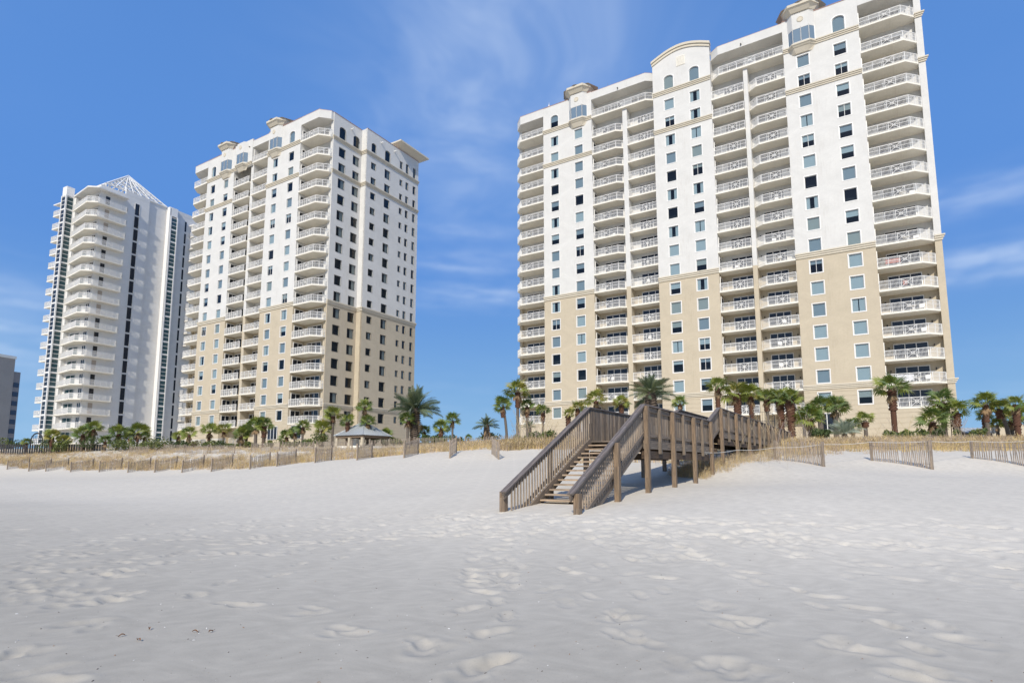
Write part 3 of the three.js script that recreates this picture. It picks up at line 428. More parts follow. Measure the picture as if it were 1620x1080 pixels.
{ // the shorter tower to the left of the middle
  const R = thing('cream_tower', 'cream and white beachfront tower left of the middle, seen on its corner, behind the gazebo', 'apartment building', V3(-61.791, rootY, -114.393), TURN, 'twin cream towers');
  face(R, FRONT, -2.35, 6.95, [{ x: -0.16 }, { x: 4.43 }], { skip18: [4.43] });
  face(R, FRONT, 17.7, 27.1, [{ x: 20.09 }, { x: 24.67 }], { skip18: [20.09], extra: [{ x: 23.2, y: 2.9, w: 2.7, h: 2.3 }] });
  groundDoor(R, 21.9, 24.5);
  const fA = balconyKind([[6.954, 0.05], [12.096, 0.05], [12.096, -2.1], [6.954, -2.1]], [[7.0, 0], [12.05, 0]], [[6.956, -0.35, 6.956, -1.95, 2], [7.6, -2.09, 9.6, -2.09, 2]], [[10.6, -2.05]]);
  const fB = balconyKind([[12.904, 0.05], [17.696, 0.05], [17.696, -2.1], [12.904, -2.1]], [[12.95, 0], [17.65, 0]], [[13.2, -2.09, 15.4, -2.09, 2]], [[16.7, -2.05]]);
  loggia(R, 6.95, 17.7, 12.1, 12.9, [{ base: fA, skip18: true }, { base: fB }], all, { k18: 'closed' });
  part('upper_wall', [box(5.7, TOP + 0.35 - (58.3 - GROUND), 0.34, 9.85, (TOP + 0.35 + 58.3 - GROUND) / 2, -0.15)], M.white, R);
  part('band', bandGeo(7.0, 12.7, BANDS[3][0], 0.62), M.trim, R);
  baySet(R, 4.43); baySet(R, 9.7, { cap: false }); baySet(R, 20.09);
  cornerBalconies(R, 27.1, 1, all, 0); cornerBalconies(R, -2.35, -1, all, 0);
  part('base_wall', [prism([[27.104, -0.02], [31.85, -0.02], [33.35, -1.5], [33.35, -2.5], [27.104, -2.5]], BASE0, fl(1) - 0.245)], M.beige, R);
  { const d = doorGeo(28.2, 0.0, 30.8, 0.0, 2, 2.3), g = part('ground_door', d.fr, M.frame, R, 0, 1.75, 0); for (const p of d.panes) part('door_pane', p, M.dark, g); }
  part('base_wall', [prism([[-2.354, -0.02], [-2.354, -2.5], [-8.6, -2.5], [-8.6, -1.5], [-7.1, -0.02]], BASE0, fl(1) - 0.245)], M.beige, R);
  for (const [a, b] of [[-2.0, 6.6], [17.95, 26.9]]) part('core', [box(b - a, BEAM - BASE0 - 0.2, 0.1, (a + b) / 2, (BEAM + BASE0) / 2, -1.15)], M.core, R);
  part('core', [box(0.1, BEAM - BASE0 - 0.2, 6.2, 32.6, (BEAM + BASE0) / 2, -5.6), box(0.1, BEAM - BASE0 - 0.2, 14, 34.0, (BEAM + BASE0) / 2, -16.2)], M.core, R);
  // the side towards the gap: two planes with a step between
  const S1 = { p: V3(33.5, 0, -2.05), r: Math.PI / 2 }, S2 = { p: V3(34.9, 0, -8.83), r: Math.PI / 2 };
  face(R, S1, 0, 6.78, [{ x: 2.11 }, { x: 5.46 }], { mood: 'side', ends: [0.05, 0] });
  face(R, S2, 0, 14.7, [{ x: 1.82, w: 1.22, h: 1.3 }, { x: 5.56, w: 1.46 }, { x: 9.44, w: 0.74, h: 1.2, tall: true }, { x: 11.23, w: 0.78, h: 1.55, tall: true }, { x: 13.42, w: 0.78, h: 1.7, tall: true }], { mood: 'side', ends: [0.1, 0] });
  for (const [mat, y0, y1] of [[M.white, MID, TOP], [M.beige, BASE0, MID]]) part(mat === M.white ? 'upper_wall' : 'lower_wall', [box(1.38, y1 - y0, 0.3, 34.2, (y0 + y1) / 2, -8.98), box(0.5, y1 - y0, 0.5, 33.24, (y0 + y1) / 2, -2.302)], mat, R);
  for (const [y, h] of BANDS) part('band', bandGeo(33.75, 34.9, y, h, 0, 0.06).map((g) => g.translate(0, 0, -8.83)), M.trim, R);
  for (const [x, z] of [[33.5, -6.2], [34.9, -12.5], [34.9, -16.2]]) part('roof_drain', [new THREE.CylinderGeometry(0.12, 0.12, 0.6, 10).rotateZ(Math.PI / 2).translate(x + 0.3, 62.25 - GROUND, z)], M.paint, R);
  { // corner turret with a wide eave at the back of that side
    const q = (e, y, yy) => prism([[34.9 + e, -17.9 + e], [34.9 + e, -23.6 - e], [28.5 - e, -23.6 - e], [28.5 - e, -17.9 + e]], y - GROUND, yy - GROUND);
    part('turret', [q(-0.02, 63.3, 63.8)], M.white, R); const qp = (e) => [[34.9 + e, -17.9 + e], [34.9 + e, -23.6 - e], [28.5 - e, -23.6 - e], [28.5 - e, -17.9 + e]]; part('cornice', [taper(qp(0.1), 63.6 - GROUND, qp(1.3), 64.25 - GROUND), q(1.5, 64.252, 64.55)], M.trim, R);
    part('cap_roof', new THREE.ConeGeometry(6.4, 1.5, 4).rotateY(Math.PI / 4).scale(1, 1, 0.93).translate(31.7, 65.3 - GROUND, -20.75), M.capRoof, R);
  }
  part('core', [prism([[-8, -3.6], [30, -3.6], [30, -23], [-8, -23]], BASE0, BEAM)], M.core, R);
  part('side_wall', [prism([[-8.6, -2.8], [-8.3, -2.8], [-8.3, -23.53], [-8.6, -23.53]], BASE0, TOP), prism([[-8.6, -23.53], [34.59, -23.53], [34.59, -23.8], [-8.6, -23.8]], BASE0, TOP)], M.white, R);
  part('roof', [prism([[-8.2, -2.3], [33.15, -2.3], [33.15, -9.2], [34.55, -9.2], [34.55, -23.4], [-8.2, -23.4]], BEAM + 0.02, BEAM + 0.3), prism([[-2, -0.31], [6.9, -0.31], [6.9, -2.3], [-2, -2.3]], BEAM + 0.02, BEAM + 0.3), prism([[17.8, -0.31], [27, -0.31], [27, -2.3], [17.8, -2.3]], BEAM + 0.02, BEAM + 0.3)], M.soffit, R);
  for (const [x, z] of [[1, -0.2], [15, -0.2], [26, -0.2], [31.8, -0.2], [33.3, -1.9], [33.3, -6]]) part('lightning_rod', rod(V3(x, TOP - 0.1, z), V3(x, TOP + 0.5, z), 0.015), M.wire, R);
}
// ---------------------------------------------------------------- white tower with glass prows, at left
{
  const PH = 27 * Math.PI / 180, g0 = GROUND; const L = thing('white_tower', 'slim white tower at left with glazed prows and a white truss pyramid on its roof', 'apartment building', V3(-90.028, rootY, -117.338), -PH);
  // local frame: x along the front, -z back along the side
  const top = 60.6 - g0, floorY = (i) => 55.41 - 3 * i - g0; // slab tops, i = 0 highest
  part('wall', [prism([[0.6, -2.2], [0.6, -12.6], [0.2, -12.6], [0.2, -16.9], [0.6, -16.9], [0.6, -26], [-13, -26], [-11.9, -3.4], [-9.8, -2.2]], BASE0, 60.0 - g0)], M.greyWhite, L);
  part('parapet', [prism([[0.62, -7.3], [0.62, -12.62], [0.3, -12.62], [0.3, -7.3]], 60.0 - g0, 60.9 - g0), prism([[0.22, -12.62], [0.22, -16.88], [0, -16.88], [0, -12.62]], 60.0 - g0, 61.0 - g0), prism([[0.62, -18.8], [0.62, -26], [0.3, -26], [0.3, -18.8]], 60.0 - g0, 60.9 - g0)], M.greyWhite, L);
  for (let i = 0; i < 18; i++) { part('wall_joint', once('wj1', () => box(0.012, 0.04, 5.2)), M.soffit, L, 0.606, floorY(i) - 0.1, -10); part('wall_joint', once('wj2', () => box(0.012, 0.04, 4.2)), M.soffit, L, 0.206, floorY(i) - 0.1, -14.75); }
  // glazed prow at the front corner and its white box on top
  const prow = (name, pts, y0, y1, boxTop) => {
    const frames = [], w = part(name, [prism([...pts, [pts[2][0] - (pts[2][0] < 0 ? 1.7 : 1), pts[2][1] - 0.6]].map(([x, z]) => [x, z]), boxTop[0], boxTop[1])], M.paint, L);
    for (let f = 0; f < 2; f++) {
      const [a, b] = [pts[f], pts[f + 1]], len = Math.hypot(b[0] - a[0], b[1] - a[1]), yaw = Math.atan2(-(b[1] - a[1]), b[0] - a[0]);
      for (let i = 0; i < 19; i++) {
        const yb = floorY(i) - 0.25, hh = 2.7; if (yb < -1) continue; if (yb + 0.27 > y1) continue;
        for (let r = 0; r < 3; r++) part('glass_panel', once(`gp${len.toFixed(2)}`, () => box(len - 0.16, 0.82, 0.05)), f ? M.teal : M.dark, w, (a[0] + b[0]) / 2, yb + 0.3 + 0.45 + r * 0.9, (a[1] + b[1]) / 2).rotation.y = yaw;
        for (let r = 0; r < 4; r++) frames.push(box(len, r === 0 ? 0.34 : 0.09, 0.12, 0, yb + (r === 0 ? 0.15 : 0.3 + r * 0.9), 0).rotateY(yaw).translate((a[0] + b[0]) / 2, 0, (a[1] + b[1]) / 2));
      }
    }
    for (const [x, z] of pts) frames.push(box(0.26, y1 - BASE0, 0.26, x, (y1 + BASE0) / 2, z));
    part('glazing_frame', frames, M.paint, w);
  };
  prow('glass_prow', [[-9.75, 0.15], [-8.05, 0.15], [-8.05, -1.35]], 0, 58.5 - g0, [58.4 - g0, 60.5 - g0]);
  part('wall', [box(0.9, 58.4 - g0 - BASE0, 0.8, -7.7, (58.4 - g0 + BASE0) / 2, -1.78)], M.greyWhite, L);
  prow('glass_prow', [[0.65, -17.0], [1.5, -17.2], [1.62, -18.7]], 0, 58.6 - g0, [58.6 - g0, 60.7 - g0]);
  part('fin', [box(0.95, 60.7 - g0 - BASE0, 0.2, 1.05, (60.7 - g0 + BASE0) / 2, -16.92)], M.paint, L);
  // tall strip windows on the side
  for (let i = 0; i < 18; i++) { const y = 57.3 - 3 * i - g0; if (y > 0.5) { const f = part('window', [box(0.1, 2.72, 0.06, 0.62, y, -9.42), box(0.1, 2.72, 0.06, 0.62, y, -10.44), box(0.1, 0.08, 1.08, 0.62, y + 1.36, -9.93), box(0.1, 0.08, 1.08, 0.62, y - 1.36, -9.93)], M.greyWhite, L); part('pane', once('lpane', () => box(0.03, 2.66, 0.98)), M.dark, f, 0.6, y, -9.93); part('window', box(0.05, 2.5, 0.42, 0.61, y + 0.3, -21.45), M.dark, L); } }
  // front balconies that turn the corner and run along the side
  const slab = [[-7.9, -1.3], [0.05, 0.02], [1.9, -1.25], [1.9, -7.2], [0.61, -7.2], [0.61, -2.19], [-7.2, -2.19]], rail = once('lrail', () => railGeo([[-7.85, -1.33], [0.03, -0.02], [1.86, -1.27], [1.86, -7.15], [0.66, -7.15]], 1.1, 0.1)), slabG = prism(slab, -0.25, 0);
  const lslab = [[-9.8, -0.95], [-15.3, -0.9], [-14.7, -3.2], [-12.5, -4.6], [-9.9, -2.2]], lrail = railGeo([[-9.95, -0.98], [-15.22, -0.94], [-14.64, -3.1]], 1.1, 0.1), lslabG = prism(lslab, -0.25, 0);
  const rslab = prism([[0.61, -22.6], [2.2, -22.6], [2.2, -27.5], [0.61, -27.5]], -0.25, 0), rrail = railGeo([[0.66, -22.65], [2.16, -22.65], [2.16, -27.4]], 1.1, 0.1), dA = doorGeo(-6.3, -2.19, -2.7, -2.19, 2, 2.3), dB = doorGeo(-1.1, -2.19, 0.25, -2.19, 2, 2.3);
  for (let i = 0; i < 18; i++) {
    const y = floorY(i), b = part('balcony', slabG, M.soffit, L, 0, y, 0); part('railing', rail, M.paint, b);
    for (const d of [dA, dB]) { part('sliding_door', d.fr, M.frame, b); for (const p of d.panes) part('door_pane', p, d === dA ? M.teal : M.dark, b); }
    part('side_door', once('sd', () => box(0.05, 2.3, 0.85, 0.62, 1.2, -3.75)), i % 5 === 2 || i % 7 === 1 ? M.curtain : M.dark, b);
    const c = part('balcony', lslabG, M.soffit, L, 0, y, 0); part('railing', lrail, M.paint, c);
    const e = part('balcony', rslab, M.soffit, L, 0, y, 0); part('railing', rrail, M.paint, e);
  }
  part('roof', [prism([[-7.9, -1.2], [0.15, 0.1], [2.0, -1.2], [2.0, -7.4], [-7.9, -7.4]], 58.45 - g0, 58.75 - g0), prism([[-9.8, -0.95], [-15.4, -0.85], [-14.7, -3.2], [-12.5, -4.7], [-9.9, -2.2]], 57.9 - g0, 58.15 - g0), box(1.6, 0.3, 5, 1.4, 58.3 - g0, -25)], M.greyWhite, L);
  { // space-frame pyramid
    const bs = [[0.25, -3.3], [0.25, -16.9], [-9.2, -16.9], [-9.2, -3.3]], y0 = 60.75 - g0, A = V3(-3.97, 66.5 - g0, -9.95), t = [], P = (i) => V3(bs[i % 4][0], y0, bs[i % 4][1]);
    const inner = A.clone().add(V3(0, -1.3, 0));
    for (let i = 0; i < 4; i++) {
      const a = P(i), b = P(i + 1), N = i % 2 ? 5 : 7; t.push(rod(a, A, 0.18), rod(a, b, 0.18), rod(a, a.clone().add(V3(0, -0.9, 0)), 0.12));
      for (let r = 1; r < N; r++) {
        const f = r / N, a1 = a.clone().lerp(A, f), b1 = b.clone().lerp(A, f); t.push(rod(a1, b1, 0.10));
        for (let c = 0; c < N - r; c++) { const n = N - r, q0 = a1.clone().lerp(b1, c / n), q1 = a1.clone().lerp(b1, (c + 1) / n), up = a.clone().lerp(A, (r + 1) / N).lerp(b.clone().lerp(A, (r + 1) / N), n > 1 ? c / (n - 1) : 0); if (r + 1 <= N) t.push(rod(q0, up, 0.085), rod(q1, up, 0.085)); const lo = a.clone().lerp(A, (r - 1) / N).lerp(b.clone().lerp(A, (r - 1) / N), (c + 0.5 + 0.5) / (n + 1)); t.push(rod(q0, lo, 0.085)); }
      }
      for (let c = 1; c < N; c++) { const q = a.clone().lerp(b, c / N); t.push(rod(q, A, 0.12), rod(q, q.clone().lerp(inner, 0.35).add(V3(0, -0.5, 0)), 0.05)); }
    }
    part('roof_truss', t, M.paint, L);
  }
  part('roof_pipe', [rod(V3(0.4, 60 - g0, -7.4), V3(0.4, 61.6 - g0, -7.4), 0.14)], M.paint, L);
}
{ // brown building at the left edge, seen on its shaded side
  const c = at(10, 700, 190), t = thing('brown_building', 'dark brown building in shade at the far left edge of the picture', 'building', V3(c.x, rootY, c.z), 0);
  const dir = V3(-0.25, 0, 0.97).normalize(), nrm = V3(0.97, 0, 0.25).normalize(), q = (a, b) => [dir.x * a - nrm.x * b, dir.z * a - nrm.z * b];
  part('wall', [prism([q(0, 0), q(30, 0), q(30, 20), q(0, 20)].reverse(), BASE0, 34.7 - GROUND)], M.tower, t);
  part('parapet', [prism([q(-0.2, -0.2), q(30, -0.2), q(30, 0.5), q(-0.2, 0.5)].reverse(), 34.7 - GROUND + 0.003, 35.6 - GROUND)], M.soffit, t);
  part('wing_wall', [prism([q(-2.3, 0.4), q(-0.003, 0.4), q(-0.003, 20), q(-2.3, 20)].reverse(), BASE0, 30.6 - GROUND)], M.towerDark, t);
  for (let i = 0; i < 8; i++) { const m = part('window', once('bw', () => box(1.7, 1.5, 0.12)), M.bluePane, t, q(-1.2, 0.36)[0], 26.2 - GROUND - i * 3.05, q(-1.2, 0.36)[1]); m.rotation.y = Math.atan2(-dir.z, dir.x); }
}
// ---------------------------------------------------------------- boardwalk with its stairs down to the sand
const ground = (x, z) => sand(x, z) - 0.0;
{
  const ph = 57.74 * Math.PI / 180, W = 1.80, RUN = 4.83, b = thing('boardwalk', 'weathered grey timber boardwalk with stairs running down onto the sand', 'boardwalk', V3(1.372, 0, -13.389), ph);
  // local frame: x inland along the walk, -z to its left; y is world height
  const G = (x, z) => { const c = Math.cos(ph), s = Math.sin(ph); return ground(1.372 + x * c + z * s, -13.389 - x * s + z * c); };
  const rb = -0.62 + EYE, rtp = 1.78 + EYE, r2 = 2.49 + EYE, X1 = RUN, X2 = RUN + 7.86, X3 = X2 + 1.95, X4 = X3 + 23.7, hr = 1.06, R = rng(99);
  const railTop = (x) => x < X1 ? lerp(rb, rtp, x / RUN) : x < X2 ? rtp : x < X3 ? lerp(rtp, r2, (x - X2) / 1.95) : r2;
  const deck = (x) => railTop(x) - hr;
  const slope = (RUN) && (rtp - rb) / RUN;
  for (const side of [0, 1]) {
    const z = side ? -W : 0, o = side ? -1 : 1, P = (x, dy = 0, dz = 0) => V3(x, railTop(x) + dy, z + dz);
    // rails: a flat cap board and a board on edge beneath it, and the bottom rail
    for (const [a, c] of [[-0.12, X1], [X1, X2], [X2, X3], [X3, X4]]) {
      part('handrail', [bar(P(a, a < 0 ? 0.02 : 0.02), P(c, 0.02), 0.16, 0.04, R() * 9)], M.woodRail, b);
      part('rail_board', [bar(P(a, -0.09), P(c, -0.09), 0.045, 0.14, R() * 9)], M.wood, b);
      if (a >= X1) part('bottom_rail', [bar(P(a, -hr + 0.17), P(c, -hr + 0.17), 0.045, 0.1, R() * 9)], M.wood, b);
      else part('stringer', [bar(P(0.05, -hr - 0.02, o * -0.06), P(c, -hr - 0.02, o * -0.06), 0.05, 0.28, R() * 9), bar(P(0.05, -hr + 0.22), P(c, -hr + 0.22), 0.045, 0.09, R() * 9)], M.wood, b);
    }
    // posts to the ground and short rail posts
    const tall = [0, 2.45, X1, X1 + 2.62, X1 + 5.24, X2, X3], short = [X1 + 1.31, X1 + 3.93, X1 + 6.55];
    for (let x = X3 + 1.6, i = 0; x < X4; x += 1.6, i++) (i % 2 ? tall : short).push(x);
    for (const x of tall) { const y0 = G(x, z) - 0.6, y1 = railTop(x) - (x === 0 ? 0.03 : 0.02), s = x === 0 ? 0.15 : 0.14; part('post', [box(s, y1 - y0, s, 0, (y0 + y1) / 2, 0, R() * 9).rotateY((R() - 0.5) * 0.03).translate(x + (x === 0 ? 0.06 : 0), 0, z + o * 0.10)], M.woodPost, b); }
    for (const x of short) { const y1 = railTop(x) - 0.02, y0 = deck(x) - 0.38; part('rail_post', [box(0.09, y1 - y0, 0.1, x, (y0 + y1) / 2, z + o * 0.075, R() * 9)], M.wood, b); }
    // pickets: open on the stairs, boarded close on the walk
    for (let x = 0.2; x < X1 - 0.05; x += 0.142) { const y1 = railTop(x) - 0.03, y0 = railTop(x) - hr + 0.02; part('baluster', [box(0.036, y1 - y0, 0.036, x, (y0 + y1) / 2, z - o * 0.04, (R() * 4 | 0) * 1.3)], M.woodPicket, b); }
    for (let x = X1 + 0.07, i = 0; x < X4; x += 0.118, i++) { if (x > X1 + 20 && i % 1) continue; const y1 = railTop(x) - 0.04, y0 = deck(x) + 0.0 + R() * 0.03; part('infill_board', [box(0.092, y1 - y0, 0.022, x, (y0 + y1) / 2, z - o * 0.036, R() * 9)], [M.wood, M.wood, M.woodPicket, M.woodInf][R() * 4 | 0], b); }
    // fascia and beam
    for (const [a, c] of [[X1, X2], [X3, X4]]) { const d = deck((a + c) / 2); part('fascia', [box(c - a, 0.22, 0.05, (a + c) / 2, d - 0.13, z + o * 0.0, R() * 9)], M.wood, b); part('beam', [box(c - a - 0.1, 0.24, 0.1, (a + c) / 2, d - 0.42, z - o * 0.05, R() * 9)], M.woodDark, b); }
  }
  // treads
  const n = 19, tr = (rtp - rb) / n, rn = RUN / n;
  for (let i = 1; i < n; i++) { const x = i * rn - 0.02, y = deck(0) + i * tr; if (y < G(x, -W / 2) - 0.1) continue; part('tread', [box(0.245, 0.042, W - 0.22, x + 0.11, y + (R() - 0.5) * 0.006, -W / 2, R() * 9)], M.woodTread, b); }
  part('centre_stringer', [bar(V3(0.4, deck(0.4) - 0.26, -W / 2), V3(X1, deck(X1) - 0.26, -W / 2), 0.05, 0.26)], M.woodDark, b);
  // deck boards and joists
  for (const [a, c] of [[X1, X2], [X3, X4]]) for (let x = a + 0.07; x < c; x += 0.148) part('deck_board', [box(0.138, 0.034, W + 0.06, x, deck((a + c) / 2) - 0.003, -W / 2, R() * 9)], M.wood, b);
  for (let i = 0; i < 4; i++) part('tread', [box(0.46, 0.04, W - 0.15, X2 + 0.25 + i * 0.49, lerp(deck(X2), deck(X3), (i + 1) / 4), -W / 2, R() * 9)], M.woodTread, b);
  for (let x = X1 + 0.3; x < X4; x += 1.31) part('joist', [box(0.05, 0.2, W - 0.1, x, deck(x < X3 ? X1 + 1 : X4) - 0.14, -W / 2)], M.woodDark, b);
}
// ---------------------------------------------------------------- sand fences of wired pickets
const fenceRand = rng(404);
function sandFence(label, p0, p1, n, o = {}) {
  const t = thing('sand_fence', label, 'sand fence', V3(p0.x, 0, p0.z), 0, o.group), H = o.h ?? 1.22, lean = o.lean ?? 0.06, top = [], g = (k) => { const bow = (o.bow ?? 0) * Math.sin(Math.PI * k), dx = p1.x - p0.x, dz = p1.z - p0.z, L = Math.hypot(dx, dz); return [dx * k - dz / L * bow, dz * k + dx / L * bow]; };
  const geo = [0, 1, 2].map((k) => once(`pk${k}_${H}`, () => box(0.042, H + 0.25, 0.016, 0, 0, 0, k * 2.3))), yaw = Math.atan2(-(p1.z - p0.z), p1.x - p0.x);
  const sway = (fenceRand() - 0.5) * 0.12;
  for (let i = 0; i < n; i++) {
    if (i > 1 && i < n - 2 && fenceRand() < 0.05) continue;
    const k = (i + 0.5) / n, [x, z] = g(k), gy = ground(p0.x + x, p0.z + z), y = o.tops ? lerp(o.tops[0], o.tops[1], k) - H / 2 : gy + H / 2 - 0.06;
    const m = part('picket', geo[i % 3], M.fence, t, x, y + (fenceRand() - 0.5) * 0.05 - 0.1, z); m.rotation.set(0, yaw + (fenceRand() - 0.5) * 0.2, (fenceRand() - 0.5) * lean * 1.6 + sway + (o.tilt ?? 0), 'YXZ'); top.push([x, y, z]);
  }
  for (const k of o.posts ?? [0, 1]) { const [x, z] = g(k), gy = ground(p0.x + x, p0.z + z), y = o.tops ? lerp(o.tops[0], o.tops[1], k) + 0.07 : gy + H + 0.1; part('post', [box(0.1, y - gy + 0.4, 0.1, 0, 0, 0, k * 3 + n)], M.fencePost, t, x, (y + gy - 0.4) / 2, z).rotation.set(0, yaw, (fenceRand() - 0.5) * 0.05); }
  for (const f of [0.36, -0.3]) { const w = []; for (let i = 0; i + 1 < top.length; i += 2) { const j = Math.min(top.length - 1, i + 2); w.push(rod(V3(top[i][0], top[i][1] + f * H, top[i][2]), V3(top[j][0], top[j][1] + f * H, top[j][2]), 0.008, 0.008, 4)); } part('wire', w, M.wire, t); }
  return t;
}
{
  const flat = (u, v, D) => { const p = at(u, v, D); return p; };
  const A = [[1226, 712, 29.6, 1302, 712, 27.4], [1379, 712, 29.2, 1473, 712, 26.9], [1538, 712, 29, 1652, 712, 26]];
  const names = ['grey picket sand fence panel nearest the boardwalk, right of it', 'grey picket sand fence panel in the middle of the right-hand beach', 'grey picket sand fence panel cut off by the right edge of the picture'];
  A.forEach((a, i) => { const p0 = flat(a[0], a[1], a[2]), p1 = flat(a[3], a[4], a[5]); sandFence(names[i], p0, p1, [27, 30, 34][i], { tops: [EYE + (735 - [699, 700, 700][i]) * a[2] / FPX, EYE + (735 - [701, 698, 704][i]) * a[5] / FPX], h: 1.3, bow: -0.25, lean: 0.09, tilt: 0.04, group: 'sand fence panels along the dune foot' }); });
  // the sawtooth of panels along the dune foot, going away to the left
  const line = (u) => { const q = (u - 810) / FPX, Lx = (19.4 - q * 27) / (0.852 + q * 0.524); return [19.4 - 0.852 * Lx, 27 + 0.524 * Lx]; };
  const us = [[-40, 81], [17, 80], [51, 80], [78, 80], [117, 80], [162, 80], [207, 80], [249, 80], [292, 80], [338, 80], [398, 80], [440, 80], [500, 82], [566, 82], [640, 80], [712, 87], [789, 100]];
  const where = ['outermost, cut by the left edge of the picture', 'second from the left edge', 'third from the left edge', 'fourth from the left edge', 'fifth from the left edge', 'sixth from the left edge', 'seventh from the left edge', 'below the left part of the white tower wall', 'below the gap between white and cream towers', 'below the left part of the cream tower', 'below the cream tower recessed balconies', 'below the right pier of the cream tower', 'left of the gazebo', 'just in front of the gazebo', 'below the big feather palm', 'seen edge-on right of the big feather palm', 'nearest the boardwalk stairs on their left'];
  us.forEach(([u, be], i) => { const [x, d] = line(u), B = be * Math.PI / 180, p0 = V3(x, 0, -d), p1 = V3(x + Math.cos(B) * 3.1, 0, -d - Math.sin(B) * 3.1); sandFence(`sand fence panel at the dune foot, ${where[i]}`, p0, p1, 24, { group: 'sand fence panels along the dune foot', h: 1.2 }); });
  // a second, continuous row farther back among the dune grass
  const ord = ['first', 'second', 'third', 'fourth', 'fifth', 'sixth', 'seventh', 'eighth', 'ninth', 'tenth', 'eleventh', 'twelfth', 'last'];
  for (let i = 0; i < 13; i++) { const a = -6 - i * 7.2, t = 46 + (i % 3) * 0.7, p0 = V3(a * AL[0] + t * IN[0], 0, -(-(a * AL[1] + t * IN[1]))), b = a - 6.4, p1 = V3(b * AL[0] + (t + 0.5) * IN[0], 0, b * AL[1] + (t + 0.5) * IN[1]); sandFence(`${ord[i]} back-row sand fence panel in the dune grass, counted from the right`, p0, p1, 40, { group: 'back row of sand fences in the dune grass', h: 1.15, lean: 0.12 }); }
}
{ // rope strung over the dune from the boardwalk along the fences
  const pts = [[1112, 716, 23.2], [1165, 712, 26.3], [1226, 708, 29], [1302, 703, 27.6], [1379, 699, 29], [1473, 698, 27], [1538, 698, 28.5], [1640, 697, 26.2]].map((a) => at(...a)), out = [];
  for (let i = 0; i + 1 < pts.length; i++) { const c = new THREE.CatmullRomCurve3([pts[i], pts[i].clone().lerp(pts[i + 1], 0.5).add(V3(0, -0.05, 0)), pts[i + 1]]); out.push(new THREE.TubeGeometry(c, 8, 0.011, 5)); }
  const r = part('rope', out, M.rope, scene); tag(r, 'thin pale rope strung from the boardwalk along the right-hand sand fences', 'rope');
}
// ---------------------------------------------------------------- palms and other plants
const PR = rng(2024);
function tri(out, a, b, c) { out.push(a.x, a.y, a.z, b.x, b.y, b.z, c.x, c.y, c.z); }
function soup(a) { const g = new THREE.BufferGeometry(); g.setAttribute('position', new THREE.Float32BufferAttribute(a, 3)); g.setAttribute('uv', new THREE.Float32BufferAttribute(new Float32Array(a.length / 3 * 2), 2)); g.computeVertexNormals(); return g; }
// a fan frond of unit length: stalk along +x, then a pleated fan of pointed blades that droop at the tips
function fanFrond(seed) {
  const r = rng(seed), a = [], N = 17, S = 0.52, rise = 0.12; const stalk = (t) => V3(S * t, rise * Math.sin(t * 1.4), 0);
  for (let i = 0; i < 3; i++) { const p = stalk(i / 3), q = stalk((i + 1) / 3); tri(a, p.clone().add(V3(0, 0, -0.014)), q.clone().add(V3(0, 0, -0.012)), q.clone().add(V3(0, 0, 0.012))); tri(a, p.clone().add(V3(0, 0, -0.014)), q.clone().add(V3(0, 0, 0.012)), p.clone().add(V3(0, 0, 0.014))); }
  const c = stalk(1);
  for (let i = 0; i < N; i++) {
    const f = (i / (N - 1) - 0.5) * 2, an = f * 2.15, L = (0.52 - 0.13 * f * f) * (0.88 + 0.24 * r()), w = 0.043, fold = (i % 2 ? 1 : -1) * 0.012;
    const dir = V3(Math.cos(an), 0.0, Math.sin(an)), nrm = V3(-Math.sin(an), 0, Math.cos(an)), cup = -0.30 * Math.abs(f) * 0.4;
    const P = (t, s) => c.clone().addScaledVector(dir, L * t).addScaledVector(nrm, s).add(V3(0, cup * t - 0.24 * Math.pow(Math.max(0, t - 0.42), 1.6) * (0.6 + 0.8 * r()) + fold, 0));
    const m0 = P(0.06, 0), l = P(0.5, -w), rr = P(0.5, w), tip = P(1, (r() - 0.5) * 0.08); tri(a, m0, rr, l); tri(a, l, rr, tip);
  }
  return soup(a);
}
function featherFrond(seed, droop, pairs = 46) { // arching rachis with two rows of stiff leaflets
  const r = rng(seed), a = [], R = (t) => V3(t * (1 - 0.20 * t * droop), 0.42 * t * (1 - t * (0.55 + 0.75 * droop)), 0);
  for (let i = 0; i < 8; i++) { const p = R(i / 8), q = R((i + 1) / 8), w0 = 0.014 * (1 - i / 9), w1 = 0.014 * (1 - (i + 1) / 9); tri(a, p.clone().add(V3(0, 0, -w0)), q.clone().add(V3(0, 0, w1)), q.clone().add(V3(0, 0, -w1))); tri(a, p.clone().add(V3(0, 0, -w0)), p.clone().add(V3(0, 0, w0)), q.clone().add(V3(0, 0, w1))); }
  for (let i = 0; i < pairs; i++) for (const s of [-1, 1]) {
    const t = 0.14 + 0.86 * (i + 0.3 * r()) / pairs, p = R(t), tan = R(Math.min(1, t + 0.02)).sub(R(t - 0.02)).normalize(), L = 0.20 * Math.sin(Math.PI * Math.min(0.97, 0.16 + t * 0.84)) + 0.035;
    const d = tan.clone().multiplyScalar(0.75).add(V3(0, 0.30 - 0.25 * r(), s * 0.75)).normalize(), q = p.clone().addScaledVector(d, L).add(V3(0, -0.06 * L, 0)), w = tan.clone().multiplyScalar(0.0085); tri(a, p.clone().sub(w), p.clone().add(w), q);
  }
  return soup(a);
}
const FANS = [1, 2, 3, 4].map((k) => fanFrond(k * 31)), FEATH = [fanFrond, 0].length && [featherFrond(5, 0.15), featherFrond(6, 0.5), featherFrond(7, 0.9), featherFrond(8, 0.65)];
